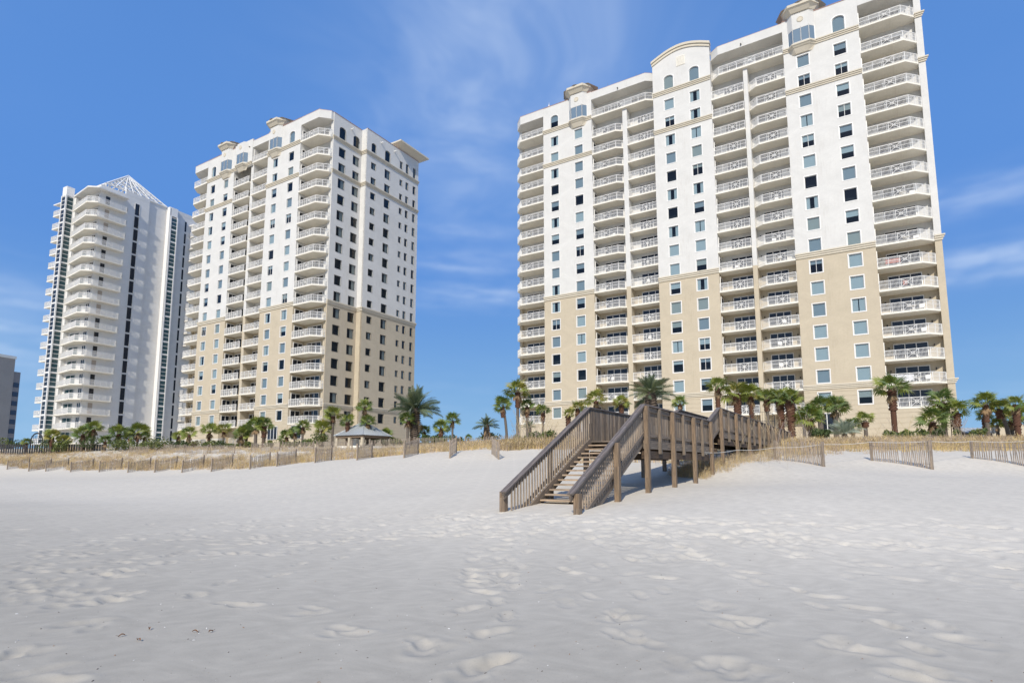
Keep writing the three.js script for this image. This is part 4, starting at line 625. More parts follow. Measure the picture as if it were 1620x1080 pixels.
function trunkGeo(h, r0, r1, lean, seed, booted) { // ringed trunk, or one covered with old leaf bases
  const r = rng(seed), rows = Math.max(6, Math.round(h / 0.09)), seg = 12, p = [], uv = [], idx = [];
  for (let j = 0; j <= rows; j++) { const t = j / rows, y = t * h, ox = lean[0] * t * t * h, oz = lean[1] * t * t * h; for (let i = 0; i <= seg; i++) { const a = i / seg * 2 * Math.PI, ii = i % seg, bump = booted ? (((ii + j) % 3 === 0 ? 0.30 : (ii + j * 2) % 3 === 1 ? -0.1 : 0.04) * (0.7 + 0.6 * rng(ii * 97 + j * 31 + seed)())) : (j % 3 === 0 ? 0.05 : 0) + 0.05 * (rng(ii * 7 + j * 3)() - 0.5); const R = lerp(r0, r1, Math.pow(t, 0.8)) * (1 + bump) * (1 + 0.35 * Math.exp(-y / 0.25)); p.push(ox + Math.cos(a) * R, y - 0.3, oz + Math.sin(a) * R); uv.push(i / seg, y / 0.6); } }
  for (let j = 0; j < rows; j++) for (let i = 0; i < seg; i++) { const a = j * (seg + 1) + i, b = a + seg + 1; idx.push(a, b, a + 1, a + 1, b, b + 1); }
  const g = new THREE.BufferGeometry(); g.setAttribute('position', new THREE.Float32BufferAttribute(p, 3)); g.setAttribute('uv', new THREE.Float32BufferAttribute(uv, 2)); g.setIndex(idx); g.computeVertexNormals(); return g;
}
function crown(t, top, r, n, geos, mats, droopMax, deadN, upMin = -0.5, seed = 1) {
  const q = rng(seed);
  for (let i = 0; i < n; i++) {
    const f = i / n, el = lerp(1.3, upMin, Math.pow(f, 1.0)) + (q() - 0.5) * 0.25, az = i * 2.39996 + (q() - 0.5) * 0.5, m = part('frond', geos[Math.floor(q() * geos.length)], mats[Math.floor(q() * mats.length)], t, top.x, top.y, top.z);
    const s = r * (0.82 + 0.36 * q()) * (el > 0.9 ? 0.85 : 1); m.scale.set(s, s, s); m.rotation.set((q() - 0.5) * 1.9, az, el + 0.02, 'YZX');
  }
  for (let i = 0; i < deadN; i++) { const m = part('dead_frond', geos[i % geos.length], M.dead, t, top.x, top.y - 0.12 * r, top.z); const s = r * (0.62 + 0.25 * q()); m.scale.set(s, s, s * 0.7); m.rotation.set((q() - 0.5), i * 1.7 + q(), -1.05 - 0.35 * q(), 'YZX'); }
}
let palmSeed = 40;
function fanPalm(label, u, v, D, rpx, o = {}) {
  const c = at(u, v, D), bu = o.base ? at(o.base, v, D) : c, gx = bu.x, gz = bu.z, gy = sand(gx, gz), h = Math.max(0.5, c.y - gy - 0.05), r = rpx * D / FPX * 1.26, t = thing('fan_palm', label, 'palm', V3(gx, gy, gz), 0, 'fan palms planted before the towers'), seed = palmSeed++;
  const q = rng(seed * 13), rad = (o.rad ?? 0.155) * (0.85 + 0.3 * q()), lean = [(c.x - gx) / (h || 1), 0];
  const split = o.boots === 0 ? 0 : (o.boots ?? (q() < 0.55 ? 0.5 : 0.28));
  part('trunk', trunkGeo(h + 0.3, rad * 1.1, rad * (split > 0.4 ? 1.15 : 0.9), lean, seed, split > 0.45), o.grey || split < 0.3 ? M.trunkGrey : o.red ? M.boots : M.trunk, t);
  if (h > 1.2 && split) { const bh = Math.min(h * split, 1.9), m = part('leaf_bases', trunkGeo(bh, rad * 1.15, rad * 1.6, [0, 0], seed + 5, true), M.boots, t, c.x - gx, h - bh + 0.12, 0); m.rotation.z = -Math.atan2(c.x - gx, h) * 0.9; }
  const green = o.tone ?? q(), mats = green < 0.33 ? [M.leafB, M.leafB, M.leafA] : green < 0.75 ? [M.leafA, M.leafB, M.leafA] : [M.leafA, M.leafC, M.leafA];
  crown(t, V3(c.x - gx, h, 0), r, o.n ?? 23, FANS, mats, 1, o.dead ?? 6, o.low ?? -0.55, seed); return t;
}
function datePalm(label, u, v, D, rpx, n, o = {}) {
  const c = at(u, v, D), gy = sand(c.x, c.z), h = c.y - gy, r = rpx * D / FPX * 1.08, t = thing('feather_palm', label, 'palm', V3(c.x, gy, c.z), 0);
  part('trunk', trunkGeo(h + 0.2, (o.rad ?? 0.42), (o.rad ?? 0.42) * 1.12, [0, 0], 900 + n, true), M.trunk, t);
  part('crown_heart', new THREE.SphereGeometry(0.5 * (o.rad ?? 0.42) / 0.42, 10, 8).scale(1, 1.25, 1), M.trunk, t, 0, h, 0);
  crown(t, V3(0, h + 0.15, 0), r, n, FEATH, o.mats ?? [M.date, M.date, M.dateB, M.dateD], 1, o.dead ?? 6, o.low ?? -0.35, 77 + n); return t;
}
// left of the middle: before the white tower
for (const a of [
  ['tiny fan palm standing alone left of the white tower foot', 41, 699, 104, 7], ['small fan palm at the foot of the white tower glass prow', 82, 690, 98, 11], ['low yellowish fan palm below the white tower lowest balcony', 101, 697, 99, 10, { tone: 0.9 }],
  ['dark bushy fan palm under the corner of the white tower balconies', 131, 686, 98, 14, { tone: 0.1 }], ['tallest fan palm under the white tower side balconies', 148, 677, 98, 12], ['squat dark fan palm right of the white tower balconies', 166, 697, 97, 9, { tone: 0.1 }],
  ['twin-trunked dark fan palm below the white tower strip windows', 187, 685, 98, 14, { tone: 0.1 }], ['thin small fan palm at the middle of the white tower side wall', 205, 691, 98, 8], ['bright fan palm at the white tower side wall, left of its second glass prow', 218, 682, 98, 14, { tone: 0.7 }], ['small fan palm touching the white tower second glass prow', 229, 691, 99, 9],
  ['small fan palm in the gap left of the cream tower foot', 282, 690, 96, 9], ['spreading fan palm at the left foot of the smaller cream tower', 299, 686, 95, 12, { n: 18 }], ['slender fan palm below the left windows of the smaller cream tower', 331, 681, 92, 12, { n: 17 }], ['fan palm with orange trunk below the left pier of the smaller cream tower', 354, 680, 91, 12, { n: 20, red: true }],
  ['bushy fan palm below the recessed balconies of the smaller cream tower', 381, 688, 90, 13], ['fan palm behind the bushy one below the recessed balconies', 390, 680, 91, 11], ['left one of a thick pair of fan palms below the smaller cream tower middle', 405, 673, 89, 14, { rad: 0.22, grey: true, boots: 0 }], ['right one of a thick pair of fan palms below the smaller cream tower middle', 418, 672, 89, 14, { rad: 0.22, boots: 0.5 }],
  ['low fan palm left of the ground-floor glass doors of the smaller cream tower', 453, 689, 88, 10], ['middle fan palm of three before the ground-floor glass doors', 466, 683, 87, 11], ['dark booted fan palm before the corner balconies of the smaller cream tower', 479, 674, 87, 12, { red: true }],
  ['bushy yellow fan palm left of the gazebo', 511, 679, 84, 15, { tone: 0.9 }], ['tall grey-trunked fan palm left of the gazebo', 527, 656, 84, 14, { grey: true, boots: 0.2, rad: 0.2 }], ['fan palm growing just before the gazebo roof at left', 550, 666, 79, 11, { n: 18 }],
  ['upper fan palm of two at the right side of the gazebo', 577, 643, 83, 12, { n: 22 }], ['lower fan palm of two at the right side of the gazebo', 582, 667, 79, 12, { n: 20 }], ['low bushy fan palm right of the gazebo', 611, 688, 82, 11], ['yellow fan palm growing against the trunk of the big feather palm', 645, 664, 79, 13, { grey: true, boots: 0.2, rad: 0.2 }],
  ['small dark fan palm just right of the big feather palm', 671, 682, 84, 10], ['booted fan palm in the gap between the two cream towers', 698, 676, 80, 13], ['slim grey-trunked fan palm in the gap between the towers, left of the sand crest', 716, 664, 76, 12, { grey: true, boots: 0.15 }], ['tiny spindly fan palm alone above the low wall in the gap', 741, 692, 84, 6, { n: 14 }],
  ['leaning fan palm left of the tallest one beside the long tower', 796, 641, 66, 14, { base: 802, tone: 0.1 }], ['tallest fan palm at the left end of the long tower', 819, 617, 66, 18, { grey: true, boots: 0.3, rad: 0.2 }], ['dark fan palm right of the tallest one at the left end of the long tower', 834, 641, 67, 13, { tone: 0.1 }], ['fan palm with orange boots before the left pier of the long tower', 859, 650, 67, 11, { red: true, n: 18 }],
  ['small fan palm seen above the left stair rail of the boardwalk', 899, 655, 62, 10, { n: 16 }], ['yellow fan palm behind the left stair rail of the boardwalk', 914, 645, 62, 12, { tone: 0.9 }], ['fan palm above the top of the left boardwalk stair rail', 943, 631, 60, 16, { n: 18 }], ['bright fan palm between the two stair rails of the boardwalk', 983, 637, 60, 14, { tone: 0.9 }], ['small fan palm above the first boardwalk rail, right of the feather palm', 1076, 637, 60, 12, { n: 18 }],
  ['fan palm left of the boardwalk rise, before the middle pier', 1135, 611, 58, 18, { red: true, boots: 0.6, n: 18 }], ['yellowish fan palm right of the boardwalk rise', 1166, 622, 58, 20, { tone: 0.9, red: true, boots: 0.7, rad: 0.24 }], ['double-trunked fan palm before the recessed balconies of the long tower', 1188, 624, 58, 19, { red: true, boots: 0.6 }], ['slim fan palm behind the iron gate', 1213, 629, 57, 14, { red: true, n: 20 }], ['thick dark-trunked fan palm right of the iron gate', 1234, 629, 56, 17, { red: true, boots: 0.6, rad: 0.22 }], ['thick leaning fan palm, rightmost of the row beside the boardwalk', 1250, 631, 55, 18, { red: true, boots: 0.7, rad: 0.26, tone: 0.7 }],
  ['low bright fan palm at the end of the boardwalk', 1281, 660, 54, 21, { tone: 0.7, n: 34 }], ['left of two bushy dark fan palms before the right pier', 1297, 643, 57, 18, { tone: 0.1, grey: true, boots: 0, rad: 0.24 }], ['right of two bushy dark fan palms before the right pier', 1321, 643, 57, 18, { tone: 0.1, grey: true, boots: 0, rad: 0.24, n: 32 }], ['dark green fan palm behind the silvery palmetto', 1349, 673, 57, 13, { tone: 0.1 }],
  ['small fan palm alone before the right pier of the long tower', 1369, 664, 56, 13, { n: 15, red: true }], ['tall fan palm in front of the right corner balconies of the long tower', 1411, 614, 55, 23, { n: 20, boots: 0.45, rad: 0.21, red: true }], ['low dark fan palm at the right foot of the long tower', 1475, 664, 54, 21, { tone: 0.1 }], ['tall fan palm at the right corner of the long tower', 1491, 634, 55, 19, { grey: true, boots: 0.4, rad: 0.22 }], ['fan palm just right of the long tower corner', 1512, 650, 54, 19, { boots: 0.5, rad: 0.22 }],
  ['tall dark fan palm left of the right-edge group', 1559, 637, 55, 18, { grey: true, tone: 0.1 }], ['short dark fan palm below the tall one in the right-edge group', 1559, 657, 57, 12, { tone: 0.1 }], ['leaning yellow fan palm in the middle of the right-edge group', 1581, 645, 55, 14, { base: 1592, grey: true, tone: 0.9, boots: 0.3 }], ['red-trunked fan palm at the right edge of the picture', 1607, 639, 53, 16, { red: true, boots: 0.6, n: 18, rad: 0.2 }], ['short green fan palm low in the right-edge group', 1578, 671, 56, 11], ['low bright fan palm behind the red-trunked one at the right edge', 1600, 663, 57, 17, { tone: 0.9 }], ['fan palm half cut off by the right edge of the picture', 1627, 656, 54, 18, { tone: 0.7 }],
]) fanPalm(...a);
datePalm('big feather palm with a thick trunk at the right corner of the smaller cream tower', 657, 652, 80, 42, 74, { rad: 0.55, low: -0.42 });
datePalm('big grey-green feather palm rising behind the boardwalk stairs', 1030, 628, 57, 38, 70, { rad: 0.45 });
datePalm('medium dark feather palm between the towers, left of the leaning fan palm', 770, 676, 72, 21, 44, { rad: 0.3, low: -0.4 });
datePalm('distant feather palm on the skyline left of the boardwalk', 838, 677, 84, 13, 30, { rad: 0.22 });
datePalm('low silvery feather palm before the right pier of the long tower', 1337, 690, 53, 30, 46, { rad: 0.2, mats: [M.silver], low: -0.1, dead: 0 });
function shrub(label, u, v, D, wpx, hpx, mats, n = 520) { // leaf-sized faces through the volume, on stems
  const c = at(u, v, D), gy = sand(c.x, c.z), rx = wpx * D / FPX / 2, ry = Math.max(0.5, (c.y + hpx * D / FPX / 2 - gy) / 2), t = thing('shrub', label, 'shrub', V3(c.x, gy, c.z)), q = rng(u * 7 + 3), lobes = Array.from({ length: 9 }, () => [(q() - 0.5) * 1.3, (q() - 0.35) * 1.0, (q() - 0.5) * 1.3, 0.35 + 0.3 * q()]), arr = [[], []];
  for (let i = 0; i < n; i++) { const L = lobes[i % 9], a = q() * 6.283, e = Math.acos(2 * q() - 1), R = L[3] * (0.75 + 0.35 * q()), x = (L[0] + R * Math.sin(e) * Math.cos(a)) * rx, y = ry + (L[1] + R * Math.cos(e)) * ry * 0.9, z = (L[2] + R * Math.sin(e) * Math.sin(a)) * rx; if (y < 0) continue; const s = 0.10 + 0.12 * q(), d = V3(q() - 0.5, q() - 0.3, q() - 0.5).normalize().multiplyScalar(s), w = V3(q() - 0.5, q() - 0.5, q() - 0.5).normalize().multiplyScalar(s * 0.45), p = V3(x, y, z); const o = arr[q() < 0.5 ? 0 : 1]; tri(o, p.clone().sub(w), p.clone().add(w), p.clone().add(d)); tri(o, p.clone().add(w), p.clone().sub(w), p.clone().sub(d)); }
  part('foliage', soup(arr[0]), mats[0], t); part('foliage', soup(arr[1]), mats[1], t);
  part('stem', Array.from({ length: 6 }, (_, i) => rod(V3(0, -0.2, 0), V3(Math.cos(i) * rx * 0.5, ry, Math.sin(i) * rx * 0.5), 0.04, 0.015, 5)), M.stem, t); return t;
}
for (const a of [
  ['round dark shrub at the foot of the white tower balconies', 140, 696, 97, 26, 20, [M.shrub, M.shrub]], ['dark shrub at the foot of the white tower strip windows', 190, 702, 96, 26, 14, [M.shrub, M.shrubB]], ['wide olive shrub before the white tower second glass prow', 245, 698, 95, 56, 18, [M.shrub, M.shrubB], 900], ['brownish shrub left of the smaller cream tower', 303, 702, 93, 24, 12, [M.shrubB, M.stem]],
  ['bushy shrub at the left edge behind the dark fence', 6, 697, 112, 26, 12, [M.shrub, M.shrubB]], ['flat shrub behind the dark fence, second from the left edge', 26, 700, 112, 20, 8, [M.shrub, M.shrub]], ['green shrub beside the gazebo at left', 506, 695, 83, 22, 22, [M.shrub, M.shrubB]], ['dark shrub at the right end of the gazebo', 592, 690, 84, 16, 16, [M.shrub, M.shrub]], ['shrub at the foot of the big feather palm', 672, 694, 80, 22, 14, [M.shrub, M.shrub]],
  ['dark shrub in the gap between the towers', 690, 692, 84, 20, 14, [M.shrub, M.shrub]], ['wide shrub under the medium feather palm in the gap', 770, 691, 74, 36, 16, [M.shrub, M.shrubB], 700], ['green shrub on the mound left of the boardwalk stairs', 862, 688, 52, 28, 18, [M.shrub, M.shrubB], 700], ['dark hedge shrub at the far end of the boardwalk', 1300, 690, 53, 26, 20, [M.shrub, M.shrub], 700], ['low olive shrub behind the middle right-hand fence', 1425, 697, 51, 44, 10, [M.shrubB, M.shrub], 700], ['low shrub by the pavilion at the right', 1548, 694, 54, 26, 12, [M.shrubB, M.shrub]],
]) shrub(...a);
{ // low planting along the feet of the towers
  const q = rng(616), put = [['before the white tower', 68, 108, 99, 705, 5], ['before the white tower strip windows', 176, 262, 97, 705, 6], ['left of the smaller cream tower', 270, 300, 94, 706, 3], ['before the left half of the smaller cream tower', 318, 400, 90, 708, 6], ['before the corner of the smaller cream tower', 425, 500, 86, 708, 6], ['between gazebo and big feather palm', 600, 640, 81, 702, 4], ['in the gap between the cream towers', 680, 735, 78, 700, 4], ['before the left end of the long tower', 812, 850, 60, 697, 3], ['behind the right-hand fences', 1390, 1530, 52, 697, 5]], ord = ['first', 'second', 'third', 'fourth', 'fifth', 'sixth'];
  for (const [w, u0, u1, D, v, n] of put) for (let i = 0; i < n; i++) { const hp = 7 + 8 * q(); shrub(`${ord[i]} low planted bush from the left, ${w}`, lerp(u0, u1, (i + 0.5) / n) + (q() - 0.5) * 5, v - hp * 0.5, D + 3 * (q() - 0.5), 11 + 9 * q(), hp, [[M.shrub, M.shrubB], [M.shrub, M.shrub], [M.shrubB, M.shrub], [M.shrubB, M.leafB]][Math.floor(q() * 4)], 260); }
}
// dune grass, far too many blades to count
function clump(seed, n, h, spread, w) { const q = rng(seed), a = []; for (let i = 0; i < n; i++) { const an = q() * 6.283, lean = (0.15 + 0.55 * q()), L = h * (0.55 + 0.6 * q()), bx = (q() - 0.5) * spread, bz = (q() - 0.5) * spread, d = V3(Math.cos(an), 0, Math.sin(an)), s = V3(-d.z, 0, d.x).multiplyScalar(w * (0.7 + 0.6 * q())), p0 = V3(bx, -0.05, bz), p1 = p0.clone().add(V3(0, L * 0.6, 0)).addScaledVector(d, L * lean * 0.3), p2 = p0.clone().add(V3(0, L * (1 - lean * 0.35), 0)).addScaledVector(d, L * lean); tri(a, p0.clone().sub(s), p0.clone().add(s), p1); tri(a, p1.clone().sub(s.clone().multiplyScalar(0.7)), p1.clone().add(s.clone().multiplyScalar(0.7)), p2); } return soup(a); }
function grassField(label, pts, geo, mat, tint) {
  const m = new THREE.InstancedMesh(geo, mat, pts.length), o = new THREE.Object3D(), q = rng(pts.length), col = new THREE.Color();
  pts.forEach(([x, z, s], i) => { o.position.set(x, sand(x, z), z); o.rotation.set(0, q() * 6.28, 0); o.scale.set(s, s * (0.8 + 0.5 * q()), s); o.updateMatrix(); m.setMatrixAt(i, o.matrix); const k = q(), g = q(); col.setRGB(tint[0] * (0.7 + 0.6 * k), tint[1] * (0.72 + 0.5 * k), tint[2] * (0.7 + 0.6 * g)); m.setColorAt(i, col); });
  m.name = numbered('dune_grass'); m.castShadow = m.receiveShadow = true; scene.add(m); return tag(m, label, 'grass', null, 'stuff');
}
{
  const q = rng(808), gm = std([1, 1, 1], 0.85, { side: THREE.DoubleSide }), g1 = clump(3, 24, 0.62, 0.7, 0.014), left = [], right = [], walk = [], mound = [];
  const P = (a, t) => [a * AL[0] + t * IN[0], a * AL[1] + t * IN[1]];
  for (let i = 0; i < 7600; i++) { const a = lerp(-135, -16, Math.pow(q(), 0.9)), edge = a < -50 ? 34.2 : lerp(37.5, 34.5, sm(-22, -50, a)), t = edge + 0.3 + 19 * Math.pow(q(), 1.1), [x, z] = P(a, t), d = fbm(x * 0.12, z * 0.12, 3.3, 3); if (q() < 0.64 + d * 2.4 - 0.5 * sm(edge + 1.5, edge, t)) left.push([x, z, (0.75 + 0.6 * q()) * lerp(1, 0.62, sm(edge + 3, edge + 10, t))]); }
  for (let i = 0; i < 2600; i++) { const u = lerp(1240, 1700, q()), D = lerp(31, 50, q()), p = at(u, 700, D), d = fbm(p.x * 0.3, p.z * 0.3, 5.3, 3); const f = sm(31.5, 36, D + 4 * d); if (q() < f * 0.9) right.push([p.x, p.z, 0.6 + 0.5 * q()]); }
  const C0 = V3(1.372, 0, -13.389), wx = (s, o) => [C0.x + s * Math.cos(57.74 * Math.PI / 180) + o * Math.sin(57.74 * Math.PI / 180), C0.z - s * Math.sin(57.74 * Math.PI / 180) + o * Math.cos(57.74 * Math.PI / 180)];
  for (let i = 0; i < 480; i++) { const s = lerp(13.2, 37, Math.pow(q(), 0.8)), o = lerp(0.15, 0.5 + 3.2 * sm(13, 26, s), Math.pow(q(), 1.5)), [x, z] = wx(s, o); walk.push([x, z, 0.8 + 0.5 * q()]); }
  for (let i = 0; i < 520; i++) { const s = lerp(11.5, 15.5, q()), o = lerp(-1.4, 0.1, q()), [x, z] = wx(s, o); walk.push([x, z, 0.6 + 0.4 * q()]); }
  for (let i = 0; i < 700; i++) { const s = lerp(16, 38, q()), o = lerp(-2.0, -9, q()), [x, z] = wx(s, o); if (q() < 0.5 + fbm(x * 0.3, z * 0.3, 1, 3) + 0.35 * sm(18, 30, s)) mound.push([x, z, 0.6 + 0.5 * q()]); }
  for (let i = 0; i < 1300; i++) { const u = lerp(795, 905, q()), D = lerp(44, 58, q()), p = at(u, 700, D), d = fbm(p.x * 0.3, p.z * 0.3, 8.3, 3); if (q() < 0.75 + d) mound.push([p.x, p.z, 0.8 + 0.7 * q()]); }
  for (let i = 0; i < 900; i++) { const u = lerp(690, 800, q()), D = lerp(58, 74, q()), p = at(u, 700, D); mound.push([p.x, p.z, 0.5 + 0.4 * q()]); }
  const tint = [0.50, 0.385, 0.205];
  grassField('golden dune grass behind the left-hand sand fences, up to the towers', left, g1, gm, tint); grassField('golden dune grass behind the right-hand sand fences', right, g1, gm, tint);
  grassField('tall dry dune grass growing along the right side of the boardwalk', walk, clump(9, 14, 0.44, 0.5, 0.006), gm, [0.47, 0.37, 0.21]); grassField('dry dune grass on the mound left of the boardwalk stairs', mound, g1, gm, [0.48, 0.37, 0.19]);
  // sea oats: tall stalks with nodding seed heads
  const oat = (() => { const a = [], r = rng(5); for (let i = 0; i < 3; i++) { const an = r() * 6.28, L = 1.5 + 0.5 * r(), d = V3(Math.cos(an), 0, Math.sin(an)), pt = (t) => V3(0, L * t, 0).addScaledVector(d, 0.45 * t * t * t); for (let k = 0; k < 6; k++) { const p = pt(k / 6), s = pt((k + 1) / 6), w = V3(0.004, 0, 0.003); tri(a, p.clone().sub(w), p.clone().add(w), s.clone().add(w)); tri(a, p.clone().sub(w), s.clone().add(w), s.clone().sub(w)); } for (let k = 0; k < 14; k++) { const p = pt(0.82 + 0.18 * k / 14), v = V3(r() - 0.5, -0.5 - r(), r() - 0.5).multiplyScalar(0.055); tri(a, p, p.clone().add(v).add(V3(0.007, 0, 0)), p.clone().add(v).add(V3(-0.007, 0, 0.006))); } } return soup(a); })();
  const oats = []; for (let i = 0; i < 22; i++) { const s = lerp(14.6, 27, q()), [x, z] = wx(s, lerp(0.2, 2.6, q())); oats.push([x, z, 0.8 + 0.5 * q()]); } for (let i = 0; i < 40; i++) { const p = at(lerp(810, 880, q()), 700, lerp(45, 52, q())); oats.push([p.x, p.z, 0.8 + 0.5 * q()]); }
  for (let i = 0; i < 26; i++) { const p = at(lerp(1250, 1600, q()), 700, lerp(33, 46, q())); oats.push([p.x, p.z, 0.6 + 0.4 * q()]); }
  const m = grassField('dry sea oat stalks with seed heads beside the boardwalk', oats, oat, gm, [0.38, 0.31, 0.20]); m.name = 'sea_oats';
}
// ---------------------------------------------------------------- gazebo, walls, gate, pavilion and small things
{
  const p = at(574, 700, 80), gy = sand(p.x, p.z), G = thing('gazebo', 'gazebo with a hipped grey metal roof and cream pillars before the smaller cream tower', 'gazebo', V3(p.x, gy, p.z), -TH), e = EYE + (735 - 690) * 80 / FPX - gy, a = EYE + (735 - 667) * 80 / FPX - gy, S = 2.75;
  const roof = new THREE.ConeGeometry(S * Math.SQRT2, a - e, 4, 1, true).rotateY(Math.PI / 4).translate(0, (a + e) / 2, 0); const r = part('roof', [roof], M.metalRoof, G), seams = [];
  for (let f = 0; f < 4; f++) for (let i = -6; i <= 6; i++) { const x = i * 0.42, t = Math.abs(x) / S; seams.push(rod(V3(x, e + 0.03, S), V3(x, lerp(e, a, 1 - t) + 0.03, S * t), 0.03, 0.03, 4).rotateY(f * Math.PI / 2)); }
  for (let f = 0; f < 4; f++) seams.push(rod(V3(S, e, S), V3(0, a, 0), 0.06, 0.06, 6).rotateY(f * Math.PI / 2)); part('roof_seam', seams, M.metalRoof, r);
  part('beam', [box(S * 2 - 0.3, 0.32, 0.2, 0, e - 0.17, S - 0.35), box(S * 2 - 0.3, 0.32, 0.2, 0, e - 0.17, -S + 0.35), box(0.2, 0.32, S * 2 - 0.9, S - 0.35, e - 0.17, 0), box(0.2, 0.32, S * 2 - 0.9, -S + 0.35, e - 0.17, 0)], M.woodPost, G);
  for (const [x, z] of [[-1, 1], [0, 1], [1, 1], [-1, -1], [1, -1]]) part('pillar', [box(0.34, e - 0.33, 0.34, x * (S - 0.35), (e - 0.33) / 2, z * (S - 0.35)), box(0.46, 0.6, 0.46, x * (S - 0.35), 0.2, z * (S - 0.35))], M.beige, G);
  part('floor', [box(S * 2 - 0.4, 0.9, S * 2 - 0.4, 0, -0.36, 0)], M.soffit, G); part('counter', [box(1.5, 1.05, 0.6, -0.9, 0.6, 0.9)], M.paint, G);
}
{ // pool terrace wall before the smaller tower, its white railings
  const o = V3(-61.791, 0, -114.393), P = (s, t) => V3(o.x + s * AL[0] - t * IN[0], 0, o.z + s * AL[1] - t * IN[1]), yT = EYE + 3.05;
  const w = thing('terrace_wall', 'low cream terrace wall at the foot of the smaller cream tower', 'wall', P(0, 9).setY(yT), TURN); part('wall', [box(44, 3.4, 0.35, 12, -1.7, 0)], M.beige, w); part('coping', [box(44.1, 0.12, 0.5, 12, 0.06, 0.02)], M.trim, w);
  const f = thing('terrace_railing', 'white railing on top of the low terrace wall of the smaller cream tower', 'railing', P(0, 9).setY(yT + 0.12), TURN);
  for (let i = 0; i < 7; i++) part('railing_section', once('tr', () => railGeo([[0, 0], [4.6, 0]], 1.0, 0.13)), M.paint, f, -9 + i * 5.6, 0, 0);
  const p = at(735, 700, 84), lw = thing('low_wall', 'long low cream wall crossing the gap between the two cream towers', 'wall', V3(p.x, EYE + 3.1, p.z), 0); part('wall', [box(17, 2.4, 0.35, 0, -1.2, 0)], M.beige, lw); part('coping', [box(17.1, 0.1, 0.46, 0, 0.05, 0)], M.trim, lw);
}
{ // dark fence and arched black trellis at the far left
  const p0 = at(-60, 705, 106), p1 = at(168, 704, 97), t = thing('dark_fence', 'dark timber fence at the far left below the white tower', 'fence', V3(p0.x, 0, p0.z)), n = 60; for (let i = 0; i < n; i++) { const k = (i + 0.5) / n, x = lerp(0, p1.x - p0.x, k), z = lerp(0, p1.z - p0.z, k); part('board', once('db', () => box(0.40, 2.1, 0.04)), M.blackFence, t, x, EYE + (735 - 703) * lerp(106, 97, k) / FPX - 1.05, z).rotation.y = -0.35; }
  const c = at(57, 700, 100), gy = EYE + 2.9, a = thing('arched_trellis', 'black arched trellis standing before the white tower glass prow', 'trellis', V3(c.x, gy, c.z)); const H = 1.6;
  part('arch', [new THREE.TorusGeometry(1.05, 0.09, 6, 20, Math.PI).scale(1, 1.5, 1).translate(0, H - 0.7, 0), rod(V3(-1.05, -1, 0), V3(-1.05, H - 0.7, 0), 0.09), rod(V3(1.05, -1, 0), V3(1.05, H - 0.7, 0), 0.09)], M.iron, a);
  part('lattice', Array.from({ length: 7 }, (_, i) => box(0.05, 2.2, 0.03, -0.9 + i * 0.3, H - 0.7, 0)).concat(Array.from({ length: 6 }, (_, i) => box(2.0, 0.04, 0.03, 0, 0.2 + i * 0.35, 0.02))), M.iron, a);
}
{ // iron gate over the far end of the boardwalk
  const c = at(1208, 690, 50), gy = sand(c.x, c.z), t = thing('iron_gate', 'thin black arched iron gate at the far end of the boardwalk', 'gate', V3(c.x, gy, c.z), -0.3), top = EYE + (735 - 652) * 50 / FPX - gy, W = 0.95;
  part('frame', [rod(V3(-W, -0.3, 0), V3(-W, top - 0.35, 0), 0.035), rod(V3(W, -0.3, 0), V3(W, top - 0.35, 0), 0.035), new THREE.TorusGeometry(W, 0.03, 6, 20, Math.PI).scale(1, 0.37, 1).translate(0, top - 0.35, 0), rod(V3(-W, top - 0.8, 0), V3(W, top - 0.8, 0), 0.025)], M.iron, t);
  for (let i = -4; i <= 4; i++) part('bar', rod(V3(i * 0.2, 0, 0), V3(i * 0.2, top - 0.35 + 0.35 * Math.sqrt(1 - (i * 0.2 / W) ** 2), 0), 0.014), M.iron, t);
}
{ // pavilion with a dark front at the right, and a white parasol folded beside it
  const c = at(1543, 690, 60), gy = EYE + 2.75, t = thing('pavilion', 'low pavilion with a pale metal awning right of the long tower', 'pavilion', V3(c.x, gy, c.z), -0.15), y = EYE + (735 - 681) * 60 / FPX - gy; 
  const r = part('roof', [box(2.6, 0.07, 1.6).rotateX(0.35).translate(0, y, 0)], M.metalRoof, t); part('roof_seam', Array.from({ length: 6 }, (_, i) => box(0.04, 0.05, 1.6, -1.2 + i * 0.48, 0.05, 0).rotateX(0.35).translate(0, y, 0)), M.metalRoof, r);
  part('wall', [box(2.4, y + 0.6, 0.15, 0, y / 2 - 0.3, -0.8), box(0.15, y + 0.3, 1.2, -1.2, y / 2 - 0.35, -0.2)], M.blackFence, t); for (const x of [-1.2, 1.2]) part('post', box(0.12, y - 0.1, 0.12, x, y / 2 - 0.2, 0.6), M.wood, t);
  const d = at(1592, 690, 62), w = thing('cream_wall', 'short cream wall behind the right-edge palms', 'wall', V3(d.x, gy, d.z), -0.1); part('wall', [box(4.2, 2.4, 0.3, 0.4, 0.2, 0)], M.beige, w); part('coping', [box(4.3, 0.08, 0.4, 0.4, 1.44, 0)], M.trim, w);
  const q = at(1574, 697, 57), u = thing('parasol', 'folded white parasol among the right-edge palms', 'parasol', V3(q.x, sand(q.x, q.z), q.z)); part('pole', rod(V3(0, -0.3, 0), V3(0, 1.5, 0), 0.03), M.frame, u); part('canopy', new THREE.LatheGeometry([[0.0, 1.5], [0.07, 1.42], [0.13, 1.1], [0.19, 0.7], [0.16, 0.35], [0.04, 0.3]].map((a) => new THREE.Vector2(...a)), 10), M.cloth, u);
}
